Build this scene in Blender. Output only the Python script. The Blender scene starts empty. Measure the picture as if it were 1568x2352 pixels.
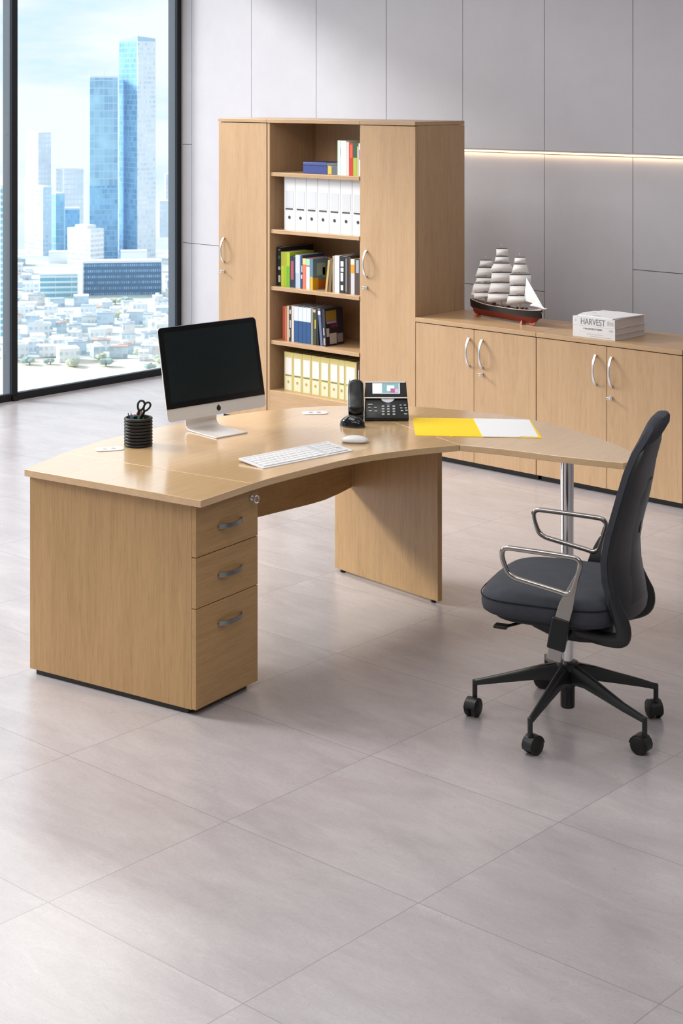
import bpy, bmesh, math, random
from mathutils import Vector, Matrix
PI = math.pi
random.seed(7)
S = bpy.context.scene
C = S.collection

# ------------------------------------------------------------------ camera, light, exposure
cam_d = bpy.data.cameras.new('camera'); cam = bpy.data.objects.new('camera', cam_d); C.objects.link(cam)
cam.location = (0, 0, 2.15); cam.rotation_euler = (PI/2, 0, math.radians(42.45))
cam_d.sensor_width = 36.0; cam_d.lens = 3735/2352*36.0
cam_d.shift_y = (200-1176)/2352; cam_d.clip_end = 6000; cam_d.clip_start = 0.05
cam_d.dof.use_dof = True; cam_d.dof.focus_distance = 7.4; cam_d.dof.aperture_fstop = 13.0
S.camera = cam
S.view_settings.view_transform = 'Standard'; S.view_settings.look = 'None'
S.view_settings.gamma = 1.0; S.view_settings.use_curve_mapping = False
S.view_settings.exposure = 0.0

SKY_STRENGTH = 1.25
SUN_STRENGTH = 6.0
FILL_W = 28.5

w = bpy.data.worlds.new('sky'); S.world = w; w.use_nodes = True
nt = w.node_tree; nt.nodes.clear()
def N(nt, t, **k):
    n = nt.nodes.new(t)
    for a, v in k.items(): setattr(n, a, v)
    return n
tc = N(nt, 'ShaderNodeTexCoord'); mp = N(nt, 'ShaderNodeMapping'); mp.inputs['Scale'].default_value = (2.2, 2.2, 9.0)
mp.inputs['Location'].default_value = (0.35, 0.1, 0.4)
no = N(nt, 'ShaderNodeTexNoise'); no.inputs['Scale'].default_value = 3.0; no.inputs['Detail'].default_value = 5
cr = N(nt, 'ShaderNodeValToRGB')
cr.color_ramp.elements[0].position = 0.33; cr.color_ramp.elements[0].color = (0.56, 0.77, 0.92, 1)
cr.color_ramp.elements[1].position = 0.50; cr.color_ramp.elements[1].color = (0.83, 0.88, 0.92, 1)
bg = N(nt, 'ShaderNodeBackground'); bg.inputs['Strength'].default_value = SKY_STRENGTH
wo = N(nt, 'ShaderNodeOutputWorld')
nt.links.new(tc.outputs['Generated'], mp.inputs['Vector']); nt.links.new(mp.outputs['Vector'], no.inputs['Vector'])
nt.links.new(no.outputs['Fac'], cr.inputs['Fac']); nt.links.new(cr.outputs['Color'], bg.inputs['Color'])
nt.links.new(bg.outputs['Background'], wo.inputs['Surface'])

def light(name, kind, loc, direction, **k):
    d = bpy.data.lights.new(name, kind); o = bpy.data.objects.new(name, d); C.objects.link(o)
    o.location = loc; o.rotation_euler = Vector(direction).to_track_quat('-Z', 'Y').to_euler()
    for a, v in k.items(): setattr(d, a, v)
    return o
light('sun', 'SUN', (-20, 10, 20), (0.80, 0.34, -0.46), energy=SUN_STRENGTH, angle=math.radians(15), color=(1.0, 0.97, 0.93))
# added unseen area lights under the ceiling; window row brightens floor and wall
CEIL = 3.35
for (lx, ly, wd, sz) in ((-8.1, 6.2, 1.55, 1.6), (-8.1, 4.4, 1.9, 1.6), (-8.1, 2.4, 2.2, 1.6), (-5.6, 6.2, .45, 1.8), (-5.2, 4.0, 1.75, 1.8), (-2.9, 5.6, .4, 1.8), (-2.9, 2.6, 1.2, 1.8), (-.6, 3.8, 1.25, 1.8), (-4.2, 0.6, 1.2, 1.8)):
    light('ceiling_fill_light', 'AREA', (lx, ly, CEIL-0.03), (0, 0, -1), energy=FILL_W*wd, shape='SQUARE', size=sz, color=(1.0, 0.985, 0.965))

# ------------------------------------------------------------------ materials
def principled(name, col=(.8, .8, .8), rough=.5, metal=0.0, spec=.5, **k):
    m = bpy.data.materials.new(name); m.use_nodes = True
    b = m.node_tree.nodes['Principled BSDF']
    b.inputs['Base Color'].default_value = (*col, 1); b.inputs['Roughness'].default_value = rough
    b.inputs['Metallic'].default_value = metal; b.inputs['Specular IOR Level'].default_value = spec
    for a, v in k.items(): b.inputs[a.replace('_', ' ')].default_value = v
    return m
def mth(nt, op, a, b=None, c=None):
    n = N(nt, 'ShaderNodeMath', operation=op)
    for i, v in enumerate((a, b, c)):
        if v is None: continue
        if isinstance(v, (int, float)): n.inputs[i].default_value = v
        else: nt.links.new(v, n.inputs[i])
    return n.outputs[0]
def noise(nt, vec, scale, detail=3, rough=.5, dist=0):
    n = N(nt, 'ShaderNodeTexNoise'); n.inputs['Scale'].default_value = scale; n.inputs['Detail'].default_value = detail
    n.inputs['Roughness'].default_value = rough; n.inputs['Distortion'].default_value = dist
    nt.links.new(vec, n.inputs['Vector']); return n.outputs['Fac']
def mapping(nt, vec, scale, loc=(0, 0, 0), rot=(0, 0, 0)):
    n = N(nt, 'ShaderNodeMapping'); n.inputs['Scale'].default_value = scale; n.inputs['Location'].default_value = loc
    n.inputs['Rotation'].default_value = rot; nt.links.new(vec, n.inputs['Vector']); return n.outputs[0]
def mixc(nt, fac, a, b, mode='MIX'):
    n = N(nt, 'ShaderNodeMix', data_type='RGBA', blend_type=mode)
    if isinstance(fac, (int, float)): n.inputs[0].default_value = fac
    else: nt.links.new(fac, n.inputs[0])
    for i, v in ((6, a), (7, b)):
        if isinstance(v, tuple): n.inputs[i].default_value = (*v, 1)
        else: nt.links.new(v, n.inputs[i])
    return n.outputs[2]
def ramp(nt, fac, *stops):
    n = N(nt, 'ShaderNodeValToRGB'); e = n.color_ramp.elements
    while len(e) < len(stops): e.new(.5)
    for i, (p, c) in enumerate(stops):
        e[i].position = p; e[i].color = (*c, 1) if len(c) == 3 else c
    nt.links.new(fac, n.inputs[0]); return n.outputs[0]
def bump(m, h, strength=.2, dist=.002):
    nt = m.node_tree; n = N(nt, 'ShaderNodeBump'); n.inputs['Strength'].default_value = strength; n.inputs['Distance'].default_value = dist
    nt.links.new(h, n.inputs['Height']); nt.links.new(n.outputs[0], nt.nodes['Principled BSDF'].inputs['Normal'])
def wood(name, axis, base, dark, rough=.42, rot=(0, 0, 0)):
    m = principled(name, base, rough); nt = m.node_tree; b = nt.nodes['Principled BSDF']
    tc = N(nt, 'ShaderNodeTexCoord')
    sc = [1.0, 1.0, 1.0]; sc[axis] = .035
    v0 = mapping(nt, tc.outputs['Object'], (1, 1, 1), rot=rot)
    v = mapping(nt, v0, tuple(sc))
    f1 = noise(nt, v, 260, 4, .75)
    sc2 = [1.0, 1.0, 1.0]; sc2[axis] = .12
    v2 = mapping(nt, v0, tuple(sc2))
    f2 = noise(nt, v2, 9, 4, .6, 1.2)
    f3 = noise(nt, v, 55, 2, .5)
    a = ramp(nt, f1, (.36, dark), (.52, base))
    light_ = tuple(min(1, x*1.10) for x in base)
    bcol = ramp(nt, f2, (.30, dark), (.5, base), (.75, light_))
    c = mixc(nt, .36, a, bcol)
    c = mixc(nt, .16, c, ramp(nt, f3, (.35, dark), (.6, light_)))
    nt.links.new(c, b.inputs['Base Color'])
    bump(m, f1, .12, .001)
    return m
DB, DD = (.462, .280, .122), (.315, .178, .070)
CB, CD = (.450, .290, .162), (.335, .208, .105)
wood_desk_v = wood('oak_desk_vertical', 2, DB, DD)
wood_desk_h = wood('oak_desk_horizontal', 1, DB, DD)
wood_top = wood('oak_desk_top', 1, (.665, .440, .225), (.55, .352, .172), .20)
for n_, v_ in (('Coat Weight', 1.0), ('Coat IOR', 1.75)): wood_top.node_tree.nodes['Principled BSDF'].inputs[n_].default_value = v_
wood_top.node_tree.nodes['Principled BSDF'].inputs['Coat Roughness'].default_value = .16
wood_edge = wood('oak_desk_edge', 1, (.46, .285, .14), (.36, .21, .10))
wood_cab_v = wood('oak_cabinet_vertical', 2, CB, CD)
wood_cab_h = wood('oak_cabinet_horizontal', 0, CB, CD, .33)
black_plinth = principled('black_plinth', (.012, .012, .013), .5)
steel = principled('satin_steel', (.62, .62, .63), .28, 1.0)
chrome = principled('chrome', (.72, .72, .73), .12, 1.0)
alu = principled('silver_aluminium', (.74, .71, .69), .38, .30)
warm_metal = principled('polished_arm_metal', (.42, .40, .375), .20, 1.0)
black_plastic = principled('black_plastic', (.012, .013, .014), .36, 0, .35)
black_gloss = principled('black_gloss', (.006, .007, .008), .12)
black_soft = principled('black_soft', (.012, .0115, .011), .42, 0, .35)
dark_shell = principled('dark_shell', (.016, .017, .020), .38, 0, .4)
base_metal = principled('dark_base_metal', (.028, .029, .031), .30, .3)
white_plastic = principled('white_plastic', (.68, .68, .69), .35)
white_paper = principled('white_paper', (.74, .74, .76), .6)
page_block = principled('book_pages', (.74, .68, .63), .8)
m_screen = principled('screen_glass', (.010, .015, .016), .13)
def fabric(name, col):
    m = principled(name, col, .9, spec=.25); nt = m.node_tree; tc = N(nt, 'ShaderNodeTexCoord')
    f = noise(nt, tc.outputs['Object'], 900, 2); f2 = noise(nt, tc.outputs['Object'], 25, 3)
    c = ramp(nt, f, (.3, tuple(x*.75 for x in col)), (.7, tuple(x*1.3 for x in col)))
    c = mixc(nt, .35, c, ramp(nt, f2, (.3, tuple(x*.8 for x in col)), (.7, tuple(x*1.25 for x in col))))
    nt.links.new(c, nt.nodes['Principled BSDF'].inputs['Base Color']); bump(m, f, .25, .001); return m
seat_fabric = fabric('charcoal_fabric', (.050, .053, .064))
def floor_mat():
    m = principled('stone_tile', (.5, .5, .5), .32, 0, .8); nt = m.node_tree; b = nt.nodes['Principled BSDF']
    tc = N(nt, 'ShaderNodeTexCoord'); P = tc.outputs['Object']
    sx = N(nt, 'ShaderNodeSeparateXYZ'); nt.links.new(P, sx.inputs[0])
    x = mth(nt, 'SUBTRACT', sx.outputs[0], -4.183); y = mth(nt, 'SUBTRACT', sx.outputs[1], 3.265)
    det = .72*.64-.017*.002
    u = mth(nt, 'MULTIPLY_ADD', x, .64/det, mth(nt, 'MULTIPLY', y, -.002/det))
    v = mth(nt, 'MULTIPLY_ADD', y, .72/det, mth(nt, 'MULTIPLY', x, -.017/det))
    def line(t, wd):
        fr = mth(nt, 'ABSOLUTE', mth(nt, 'SUBTRACT', mth(nt, 'FRACT', mth(nt, 'ADD', t, .5)), .5))
        return mth(nt, 'LESS_THAN', fr, wd)
    L = mth(nt, 'MAXIMUM', line(u, .0022), line(v, .0025))
    cell = N(nt, 'ShaderNodeCombineXYZ'); nt.links.new(mth(nt, 'FLOOR', u), cell.inputs[0]); nt.links.new(mth(nt, 'FLOOR', v), cell.inputs[1])
    wn = N(nt, 'ShaderNodeTexWhiteNoise'); nt.links.new(cell.outputs[0], wn.inputs['Vector'])
    off = N(nt, 'ShaderNodeVectorMath', operation='MULTIPLY_ADD'); nt.links.new(wn.outputs['Color'], off.inputs[0]); off.inputs[1].default_value = (9, 9, 9); nt.links.new(P, off.inputs[2])
    q = off.outputs[0]
    big = noise(nt, mapping(nt, q, (1.3, 3.2, 1), rot=(0, 0, .25)), 1.6, 5, .6, .6)
    mid = noise(nt, mapping(nt, q, (1.2, 4.2, 1), rot=(0, 0, .2)), 2.2, 6, .6, 1.2)
    fine = noise(nt, mapping(nt, q, (3, 12, 1), rot=(0, 0, .2)), 14, 5, .7, 1.5)
    spk = noise(nt, q, 170, 3, .6)
    c = ramp(nt, big, (.30, (.285, .255, .272)), (.5, (.378, .338, .356)), (.70, (.47, .440, .448)))
    c = mixc(nt, .5, c, ramp(nt, mid, (.32, (.300, .270, .284)), (.68, (.455, .424, .432))))
    c = mixc(nt, .20, c, ramp(nt, fine, (.35, (.235, .205, .22)), (.62, (.44, .405, .412))))
    c = mixc(nt, .12, c, ramp(nt, spk, (.3, (.28, .26, .26)), (.6, (.5, .47, .47))))
    # hairline veins
    vo = N(nt, 'ShaderNodeTexVoronoi', feature='DISTANCE_TO_EDGE'); vo.inputs['Scale'].default_value = 9
    dv = N(nt, 'ShaderNodeVectorMath', operation='MULTIPLY_ADD'); nz = N(nt, 'ShaderNodeTexNoise'); nz.inputs['Scale'].default_value = 5; nz.inputs['Detail'].default_value = 4
    nt.links.new(q, nz.inputs['Vector']); nt.links.new(nz.outputs['Color'], dv.inputs[0]); dv.inputs[1].default_value = (.5, .5, .5); nt.links.new(mapping(nt, q, (1, 3.0, 1), rot=(0, 0, .2)), dv.inputs[2])
    nt.links.new(dv.outputs[0], vo.inputs['Vector'])
    vein = mth(nt, 'MULTIPLY', mth(nt, 'LESS_THAN', vo.outputs['Distance'], .012), mth(nt, 'GREATER_THAN', mid, .54))
    c = mixc(nt, mth(nt, 'MULTIPLY', vein, .30), c, (.26, .235, .24))
    tint = mth(nt, 'MULTIPLY_ADD', wn.outputs['Value'], .06, .97)
    tm = N(nt, 'ShaderNodeVectorMath', operation='SCALE'); nt.links.new(c, tm.inputs[0]); nt.links.new(tint, tm.inputs['Scale'])
    c = mixc(nt, mth(nt, 'MULTIPLY', L, .75), tm.outputs[0], (.20, .19, .195))
    nt.links.new(c, b.inputs['Base Color'])
    rr = mth(nt, 'MULTIPLY_ADD', big, .10, .20); nt.links.new(rr, b.inputs['Roughness'])
    h = mth(nt, 'SUBTRACT', mth(nt, 'MULTIPLY', fine, .12), L); bump(m, h, .25, .002)
    return m
m_floor = floor_mat(); m_floor.node_tree.nodes['Principled BSDF'].inputs['Coat Weight'].default_value = .5; m_floor.node_tree.nodes['Principled BSDF'].inputs['Coat Roughness'].default_value = .32
JX = [-9.082-.64, -9.082, -8.441, -7.795, -7.148, -6.498, -5.857, -5.221, -4.58, -3.94, -3.30, -2.66, -2.02, -1.38, -.74, -.1, .54, 1.18]
def wall_mat():
    m = principled('wall_panel', (.5, .5, .5), .55); nt = m.node_tree; b = nt.nodes['Principled BSDF']
    tc = N(nt, 'ShaderNodeTexCoord'); P = tc.outputs['Object']
    n1 = noise(nt, P, 1.3, 4, .6); n2 = noise(nt, P, 220, 2, .6); n3 = noise(nt, P, 9, 4, .6)
    c = ramp(nt, n1, (.3, (.470, .458, .502)), (.7, (.530, .520, .560)))
    c = mixc(nt, .15, c, ramp(nt, n2, (.3, (.45, .43, .45)), (.7, (.60, .59, .60))))
    c = mixc(nt, .15, c, ramp(nt, n3, (.3, (.48, .46, .475)), (.7, (.57, .56, .57))))
    nt.links.new(c, b.inputs['Base Color']); bump(m, n2, .08, .001); return m
m_wall = wall_mat()
m_joint = principled('wall_joint', (.13, .125, .135), .6)
m_white_wall = principled('room_wall_paint', (.52, .50, .48), .7)
m_ceiling = principled('ceiling_paint', (.48, .48, .48), .8)
m_frame = principled('black_window_frame', (.006, .007, .009), .42, 0, .25)
m_jamb = principled('grey_window_jamb', (.085, .105, .130), .45, 0, .3)
m_sill = principled('pale_sill', (.50, .56, .60), .5)
def glass_mat():
    m = bpy.data.materials.new('clear_glass'); m.use_nodes = True; nt = m.node_tree; nt.nodes.clear()
    t = N(nt, 'ShaderNodeBsdfTransparent'); t.inputs[0].default_value = (.97, .985, .99, 1)
    g = N(nt, 'ShaderNodeBsdfGlossy'); g.inputs['Roughness'].default_value = .02
    mx = N(nt, 'ShaderNodeMixShader'); mx.inputs[0].default_value = .04; o = N(nt, 'ShaderNodeOutputMaterial')
    nt.links.new(t.outputs[0], mx.inputs[1]); nt.links.new(g.outputs[0], mx.inputs[2]); nt.links.new(mx.outputs[0], o.inputs[0]); return m
m_glass = glass_mat()
def emissive(name, col, st):
    m = principled(name, col, .5); b = m.node_tree.nodes['Principled BSDF']
    b.inputs['Emission Color'].default_value = (*col, 1); b.inputs['Emission Strength'].default_value = st; return m
def flat(name, col, rough=.5, spec=.5): return principled(name, col, rough, 0, spec)
def facade(name, wall, glass, fh, bw, gv=.72, gh=.8, vary=.5, rough=.35):
    """window grid on the sides of a building, from UVs in metres"""
    m = principled(name, wall, rough, spec=.3); nt = m.node_tree; b = nt.nodes['Principled BSDF']
    uv = N(nt, 'ShaderNodeUVMap'); sx = N(nt, 'ShaderNodeSeparateXYZ'); nt.links.new(uv.outputs[0], sx.inputs[0])
    U = mth(nt, 'DIVIDE', sx.outputs[0], bw); V = mth(nt, 'DIVIDE', sx.outputs[1], fh)
    inu = mth(nt, 'LESS_THAN', mth(nt, 'FRACT', U), gh); inv = mth(nt, 'LESS_THAN', mth(nt, 'FRACT', V), gv)
    w_ = mth(nt, 'MULTIPLY', inu, inv)
    geo = N(nt, 'ShaderNodeNewGeometry'); sz = N(nt, 'ShaderNodeSeparateXYZ'); nt.links.new(geo.outputs['Normal'], sz.inputs[0])
    w_ = mth(nt, 'MULTIPLY', w_, mth(nt, 'LESS_THAN', sz.outputs[2], .5))
    cell = N(nt, 'ShaderNodeCombineXYZ'); nt.links.new(mth(nt, 'FLOOR', U), cell.inputs[0]); nt.links.new(mth(nt, 'FLOOR', V), cell.inputs[1])
    wn = N(nt, 'ShaderNodeTexWhiteNoise'); nt.links.new(cell.outputs[0], wn.inputs['Vector'])
    big = noise(nt, uv.outputs[0], .035, 3)
    g2 = tuple(min(1, x*1.9+.12) for x in glass)
    gc = mixc(nt, mth(nt, 'MULTIPLY', wn.outputs['Value'], vary), glass, g2)
    gc = mixc(nt, ramp(nt, big, (.4, (0, 0, 0)), (.65, (.6, .6, .6))), gc, g2)
    nt.links.new(mixc(nt, w_, wall, gc), b.inputs['Base Color']); return m

# ------------------------------------------------------------------ mesh helpers
def nb(): return bmesh.new()
def box(bm, x0, x1, y0, y1, z0, z1):
    vs = [bm.verts.new((x, y, z)) for x in (x0, x1) for y in (y0, y1) for z in (z0, z1)]
    for f in ((0, 1, 3, 2), (4, 6, 7, 5), (0, 4, 5, 1), (2, 3, 7, 6), (0, 2, 6, 4), (1, 5, 7, 3)): bm.faces.new([vs[i] for i in f])
    return vs
def prism(bm, pts, z0, z1):
    a = [bm.verts.new((p[0], p[1], z0)) for p in pts]; b = [bm.verts.new((p[0], p[1], z1)) for p in pts]; n = len(pts)
    bm.faces.new(a[::-1]); bm.faces.new(b)
    for i in range(n): bm.faces.new((a[i], a[(i+1) % n], b[(i+1) % n], b[i]))
    return a+b
def loft(bm, rings, cap=True, closed=True):
    R_ = [[bm.verts.new(p) for p in r] for r in rings]; n = len(R_[0])
    for a, b in zip(R_, R_[1:]):
        for i in range(n if closed else n-1): bm.faces.new((a[i], a[(i+1) % n], b[(i+1) % n], b[i]))
    if cap and closed: bm.faces.new(R_[0][::-1]); bm.faces.new(R_[-1])
    return R_
def lathe(bm, prof, segs=32, c=(0, 0), cap=True):
    loft(bm, [[(c[0]+r*math.cos(2*PI*k/segs), c[1]+r*math.sin(2*PI*k/segs), z) for k in range(segs)] for r, z in prof], cap)
def smooth_path(pts, n=6, closed=False):
    out = []; P = [Vector(p) for p in pts]; m = len(P)
    for i in range(m if closed else m-1):
        p0 = P[(i-1) % m] if closed or i > 0 else P[i]; p1 = P[i]; p2 = P[(i+1) % m]
        p3 = P[(i+2) % m] if closed or i+2 < m else p2
        for k in range(n):
            t = k/n
            out.append(.5*((2*p1)+(p2-p0)*t+(2*p0-5*p1+4*p2-p3)*t*t+(3*p1-p0-3*p2+p3)*t**3))
    if not closed: out.append(P[-1])
    return out
def tube(bm, pts, r, segs=12, closed=False, ry=None, up=None):
    P = [Vector(p) for p in pts]; n = len(P); rings = []
    nrm = None
    for i, p in enumerate(P):
        if closed: t = P[(i+1) % n]-P[i-1]
        else: t = P[min(i+1, n-1)]-P[max(i-1, 0)]
        t.normalize()
        if up is not None: a = Vector(up)-t*Vector(up).dot(t)
        elif nrm is None: a = t.orthogonal()
        else: a = nrm-t*nrm.dot(t)
        a.normalize(); nrm = a; b = t.cross(a)
        rr = r[i] if isinstance(r, (list, tuple)) else r
        r2 = rr if ry is None else (ry[i] if isinstance(ry, (list, tuple)) else ry)
        rings.append([p+a*math.cos(2*PI*k/segs)*rr+b*math.sin(2*PI*k/segs)*r2 for k in range(segs)])
    if closed:
        R_ = [[bm.verts.new(q) for q in r_] for r_ in rings]
        for i in range(n):
            a, b = R_[i], R_[(i+1) % n]
            for k in range(segs): bm.faces.new((a[k], a[(k+1) % segs], b[(k+1) % segs], b[k]))
    else: loft(bm, rings)
def slab_path(bm, pts, w, t, up):
    """rectangular strip swept along pts; w along up, t across"""
    P = [Vector(p) for p in pts]; rings = []; U0 = Vector(up)
    for i, p in enumerate(P):
        d = (P[min(i+1, len(P)-1)]-P[max(i-1, 0)]).normalized(); u = (U0-d*U0.dot(d)).normalized(); s = d.cross(u)
        ww = w[i] if isinstance(w, (list, tuple)) else w
        tt = t[i] if isinstance(t, (list, tuple)) else t
        rings.append([p+u*ww/2+s*tt/2, p-u*ww/2+s*tt/2, p-u*ww/2-s*tt/2, p+u*ww/2-s*tt/2])
    loft(bm, rings)
def rrect(x0, x1, y0, y1, r, n=6):
    out = []
    for cx, cy, a0 in ((x1-r, y1-r, 0), (x0+r, y1-r, 90), (x0+r, y0+r, 180), (x1-r, y0+r, 270)):
        for k in range(n+1):
            a = math.radians(a0+90*k/n); out.append((cx+r*math.cos(a), cy+r*math.sin(a)))
    return out
def xform(bm, M):
    bmesh.ops.transform(bm, matrix=M, verts=bm.verts)
def obj(name, bm, mat, parent=None, bevel=0, smooth=False, world=False, sub=0, bseg=2):
    if world and parent is not None:
        M = parent.matrix_basis.copy(); p = parent.parent
        while p is not None: M = p.matrix_basis @ M; p = p.parent
        xform(bm, M.inverted())
    bmesh.ops.recalc_face_normals(bm, faces=bm.faces)
    me = bpy.data.meshes.new(name); bm.to_mesh(me); bm.free()
    mats = mat if isinstance(mat, (list, tuple)) else [mat]
    for m in mats: me.materials.append(m)
    o = bpy.data.objects.new(name, me); C.objects.link(o)
    if parent is not None: o.parent = parent
    if smooth:
        for p in me.polygons: p.use_smooth = True
    if bevel:
        b = o.modifiers.new('bevel', 'BEVEL'); b.width = bevel; b.segments = bseg; b.limit_method = 'ANGLE'; b.angle_limit = math.radians(40)
        if smooth: b.harden_normals = False
    if sub:
        s = o.modifiers.new('sub', 'SUBSURF'); s.levels = sub; s.render_levels = sub
    if smooth and not sub:
        try: me.set_sharp_from_angle(angle=math.radians(45))
        except Exception: pass
    return o
def thing(name, label, cat, loc=(0, 0, 0), rotz=0, group=None):
    o = bpy.data.objects.new(name, None); C.objects.link(o); o.empty_display_size = .1
    o.location = loc; o.rotation_euler = (0, 0, rotz); o['label'] = label; o['category'] = cat
    if group: o['group'] = group
    o.matrix_basis = Matrix.LocRotScale(Vector(loc), Matrix.Rotation(rotz, 3, 'Z').to_quaternion(), None)
    return o
def tag(o, label, cat, group=None):
    o['label'] = label; o['category'] = cat
    if group: o['group'] = group
    return o
def struct(name, bm, m, parent=None, **k):
    o = obj(name, bm, m, parent, **k)
    if parent is None: o['kind'] = 'structure'
    return o

# ------------------------------------------------------------------ room shell
XW = -9.184; YB = 8.26; XR = 2.2; YF = -2.0
bm = nb(); box(bm, XW-.12, XR+.1, YF-.1, YB+.1, -.12, 0); struct('floor', bm, m_floor)
bm = nb(); box(bm, XW-.12, XR+.1, YF-.1, YB+.1, CEIL, CEIL+.12); struct('ceiling', bm, m_ceiling)
# back wall: solid core, panels set on it with real open joints
bm = nb(); box(bm, XW-.02, XR+.1, YB+.012, YB+.12, 0, CEIL); struct('wall_back', bm, m_joint)
g = .0021
LEDZ = 1.746
hj = {0: [.975, 1.718], 1: [.975], 2: [1.3], 3: [.8], 4: [1.2], 5: [.886], 6: [.2], 7: [1.071], 8: [.7]}
wallp = nb()
for i in range(len(JX)-1):
    xa, xb = max(JX[i]+g, XW), min(JX[i+1]-g, XR)
    if xb < XW: continue
    zs = [0.0]+hj.get(i, [1.0])
    if i >= 4: zs = sorted(set(zs+[LEDZ]))
    zs = zs+[CEIL]
    for k in range(len(zs)-1):
        z0 = zs[k]+(g if k else 0); z1 = zs[k+1]-(g if k < len(zs)-2 else 0)
        if i >= 4 and abs(zs[k]-LEDZ) < 1e-6: z0 = LEDZ+.012
        if i >= 4 and abs(zs[k+1]-LEDZ) < 1e-6: z1 = LEDZ-.012
        box(wallp, xa, xb, YB, YB+.012, z0, z1)
wp = struct('wall_back_panels', wallp, m_wall)
bm = nb(); box(bm, XR, XR+.1, YF, YB, 0, CEIL); struct('wall_right', bm, m_white_wall)
bm = nb(); box(bm, XW, XR, YF-.1, YF, 0, CEIL); struct('wall_front', bm, m_white_wall)
# LED strip recessed in the wall joint
led = thing('led_strip', 'thin warm white light strip running along the grey wall above the low cupboards', 'light', (-6.6, YB-.002, LEDZ))
bm = nb(); box(bm, -6.55, XR-.02, YB-.004, YB+.010, LEDZ+.004, LEDZ+.011); obj('rail', bm, principled('led_rail', (.55, .5, .46), .4, .4), led, world=True)
bm = nb(); box(bm, -6.55, XR-.02, YB-.002, YB+.010, LEDZ-.008, LEDZ+.003); obj('diffuser', bm, emissive('led_glow', (1.0, .76, .48), 1.35), led, world=True)

la = light('led_strip_light', 'AREA', (-2.2, YB-.014, LEDZ-.013), (0, .25, -1), energy=3.2, shape='RECTANGLE', size=8.6, color=(1.0, .66, .36)); la.data.size_y = .012
# window wall: posts, rails and panes
POST = [8.16, 6.672, 5.18, 3.69, 2.2, .71, -.78, -2.0]
for i in range(len(POST)-1):
    win = thing('window_%d' % (i+1), 'x', 'x', (XW, POST[i], 0)); 
    for k in ('label', 'category'): del win[k]
    win['kind'] = 'structure'
    y1, y0 = POST[i], POST[i+1]
    # inner black post, grey outer jamb
    pw = .04 if i == 0 else .05
    bm = nb()
    if i == 0: box(bm, XW-.02, XW+.012, 8.198, 8.24, 0, CEIL)
    else: box(bm, XW-.012, XW+.010, y1+.018, y1+.066, 0, CEIL); box(bm, XW+.010, XW+.028, y1+.018, y1+.066, 0, .035)
    obj('window_post', bm, m_frame, win, bevel=.002, world=True)
    bm = nb(); yj = 8.198 if i == 0 else y1+.016
    box(bm, XW-.090, XW-.012, yj-.001, yj+.03, 0, CEIL); box(bm, XW-.07, XW-.012, yj+.03, yj+.047, 0, CEIL)
    obj('window_jamb', bm, m_jamb, win, world=True)
    ya = y0+.066; yb = yj
    bm = nb(); box(bm, XW-.03, XW+.01, ya, yb, 0, .05); box(bm, XW-.03, XW+.01, ya, yb, CEIL-.06, CEIL)
    obj('window_rail', bm, m_frame, win, bevel=.002, world=True)
    bm = nb(); box(bm, XW-.12, XW-.03, ya, yb, -.02, .035); obj('window_sill', bm, m_sill, win, world=True)
    bm = nb(); box(bm, XW-.014, XW-.008, ya, yb, .05, CEIL-.06); obj('window_glass', bm, m_glass, win, world=True)
bm = nb(); box(bm, XW-.12, XW, 8.24, YB+.1, 0, CEIL); struct('wall_left', bm, m_white_wall)

# ------------------------------------------------------------------ cabinets
def bow_handle(bm, x, y, z0, z1, out=.03, wd=.012):
    """vertical bow handle on a face pointing -y"""
    pts = []
    for k in range(13):
        t = k/12; pts.append((x, y-.004-out*math.sin(PI*t)**.7, z0+(z1-z0)*t))
    slab_path(bm, pts, [.010+.006*abs(1-2*k/12) for k in range(13)], .006, (1, 0, 0))
    for zz in (z0+.004, z1-.004): box(bm, x-.007, x+.007, y-.008, y, zz-.005, zz+.005)
def key_lock(parent, x, y, z, side=0):
    bm = nb(); tube(bm, [(x, y, z), (x, y-.008, z)], .010, 16); tube(bm, [(x, y-.008, z), (x, y-.022, z)], .0035, 8)
    tube(bm, [(x+.011*math.cos(a), y-.030, z+.007*math.sin(a)) for a in [2*PI*k/14 for k in range(14)]], .0028, 8, closed=True)
    return obj('key_lock', bm, steel, parent, smooth=True)
YC = 7.262; YBK = 7.722
def cupboard(name, label, x0, x1, H_, doors, top_t, top_over, group=None, toe=.03):
    t = thing(name, label, 'cupboard', (x0, YC, 0), 0, group); W = x1-x0; D_ = YBK-YC
    bm = nb(); s = .018
    box(bm, 0, s, .02, D_, toe, H_-top_t); box(bm, W-s, W, .02, D_, toe, H_-top_t); box(bm, s, W-s, D_-s, D_, toe, H_-top_t); box(bm, s, W-s, .02, D_-s, toe, toe+s)
    obj('carcass', bm, wood_cab_v, t)
    bm = nb(); box(bm, 0, W, -.004-top_over, D_, H_-top_t+.0015, H_); obj('top', bm, wood_cab_h, t, bevel=.0015)
    bm = nb(); box(bm, .01, W-.01, .035, D_-.01, 0, toe); obj('plinth', bm, black_plinth, t)
    n = len(doors); dw = W/n
    for i, (hx, lock) in enumerate(doors):
        d0, d1 = i*dw+.0015, (i+1)*dw-.0015
        bm = nb(); box(bm, d0, d1, 0, .018, toe+.004, H_-top_t-.003)
        dr = obj('door', bm, wood_cab_v, t, bevel=.001)
        zt = 1.175 if H_ > 1.5 else .733
        bm = nb(); bow_handle(bm, hx-x0, 0, zt-.160, zt); obj('handle', bm, steel, dr, bevel=.001, smooth=True)
        if lock: key_lock(dr, lock[0]-x0, 0, lock[1])
    return t
cupboard('tall_cupboard', 'narrow tall oak cupboard left of the open bookcase, beside the window wall', -7.725, -7.284, 1.948, [(-7.672, (-7.672, .958))], .024, 0)
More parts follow.
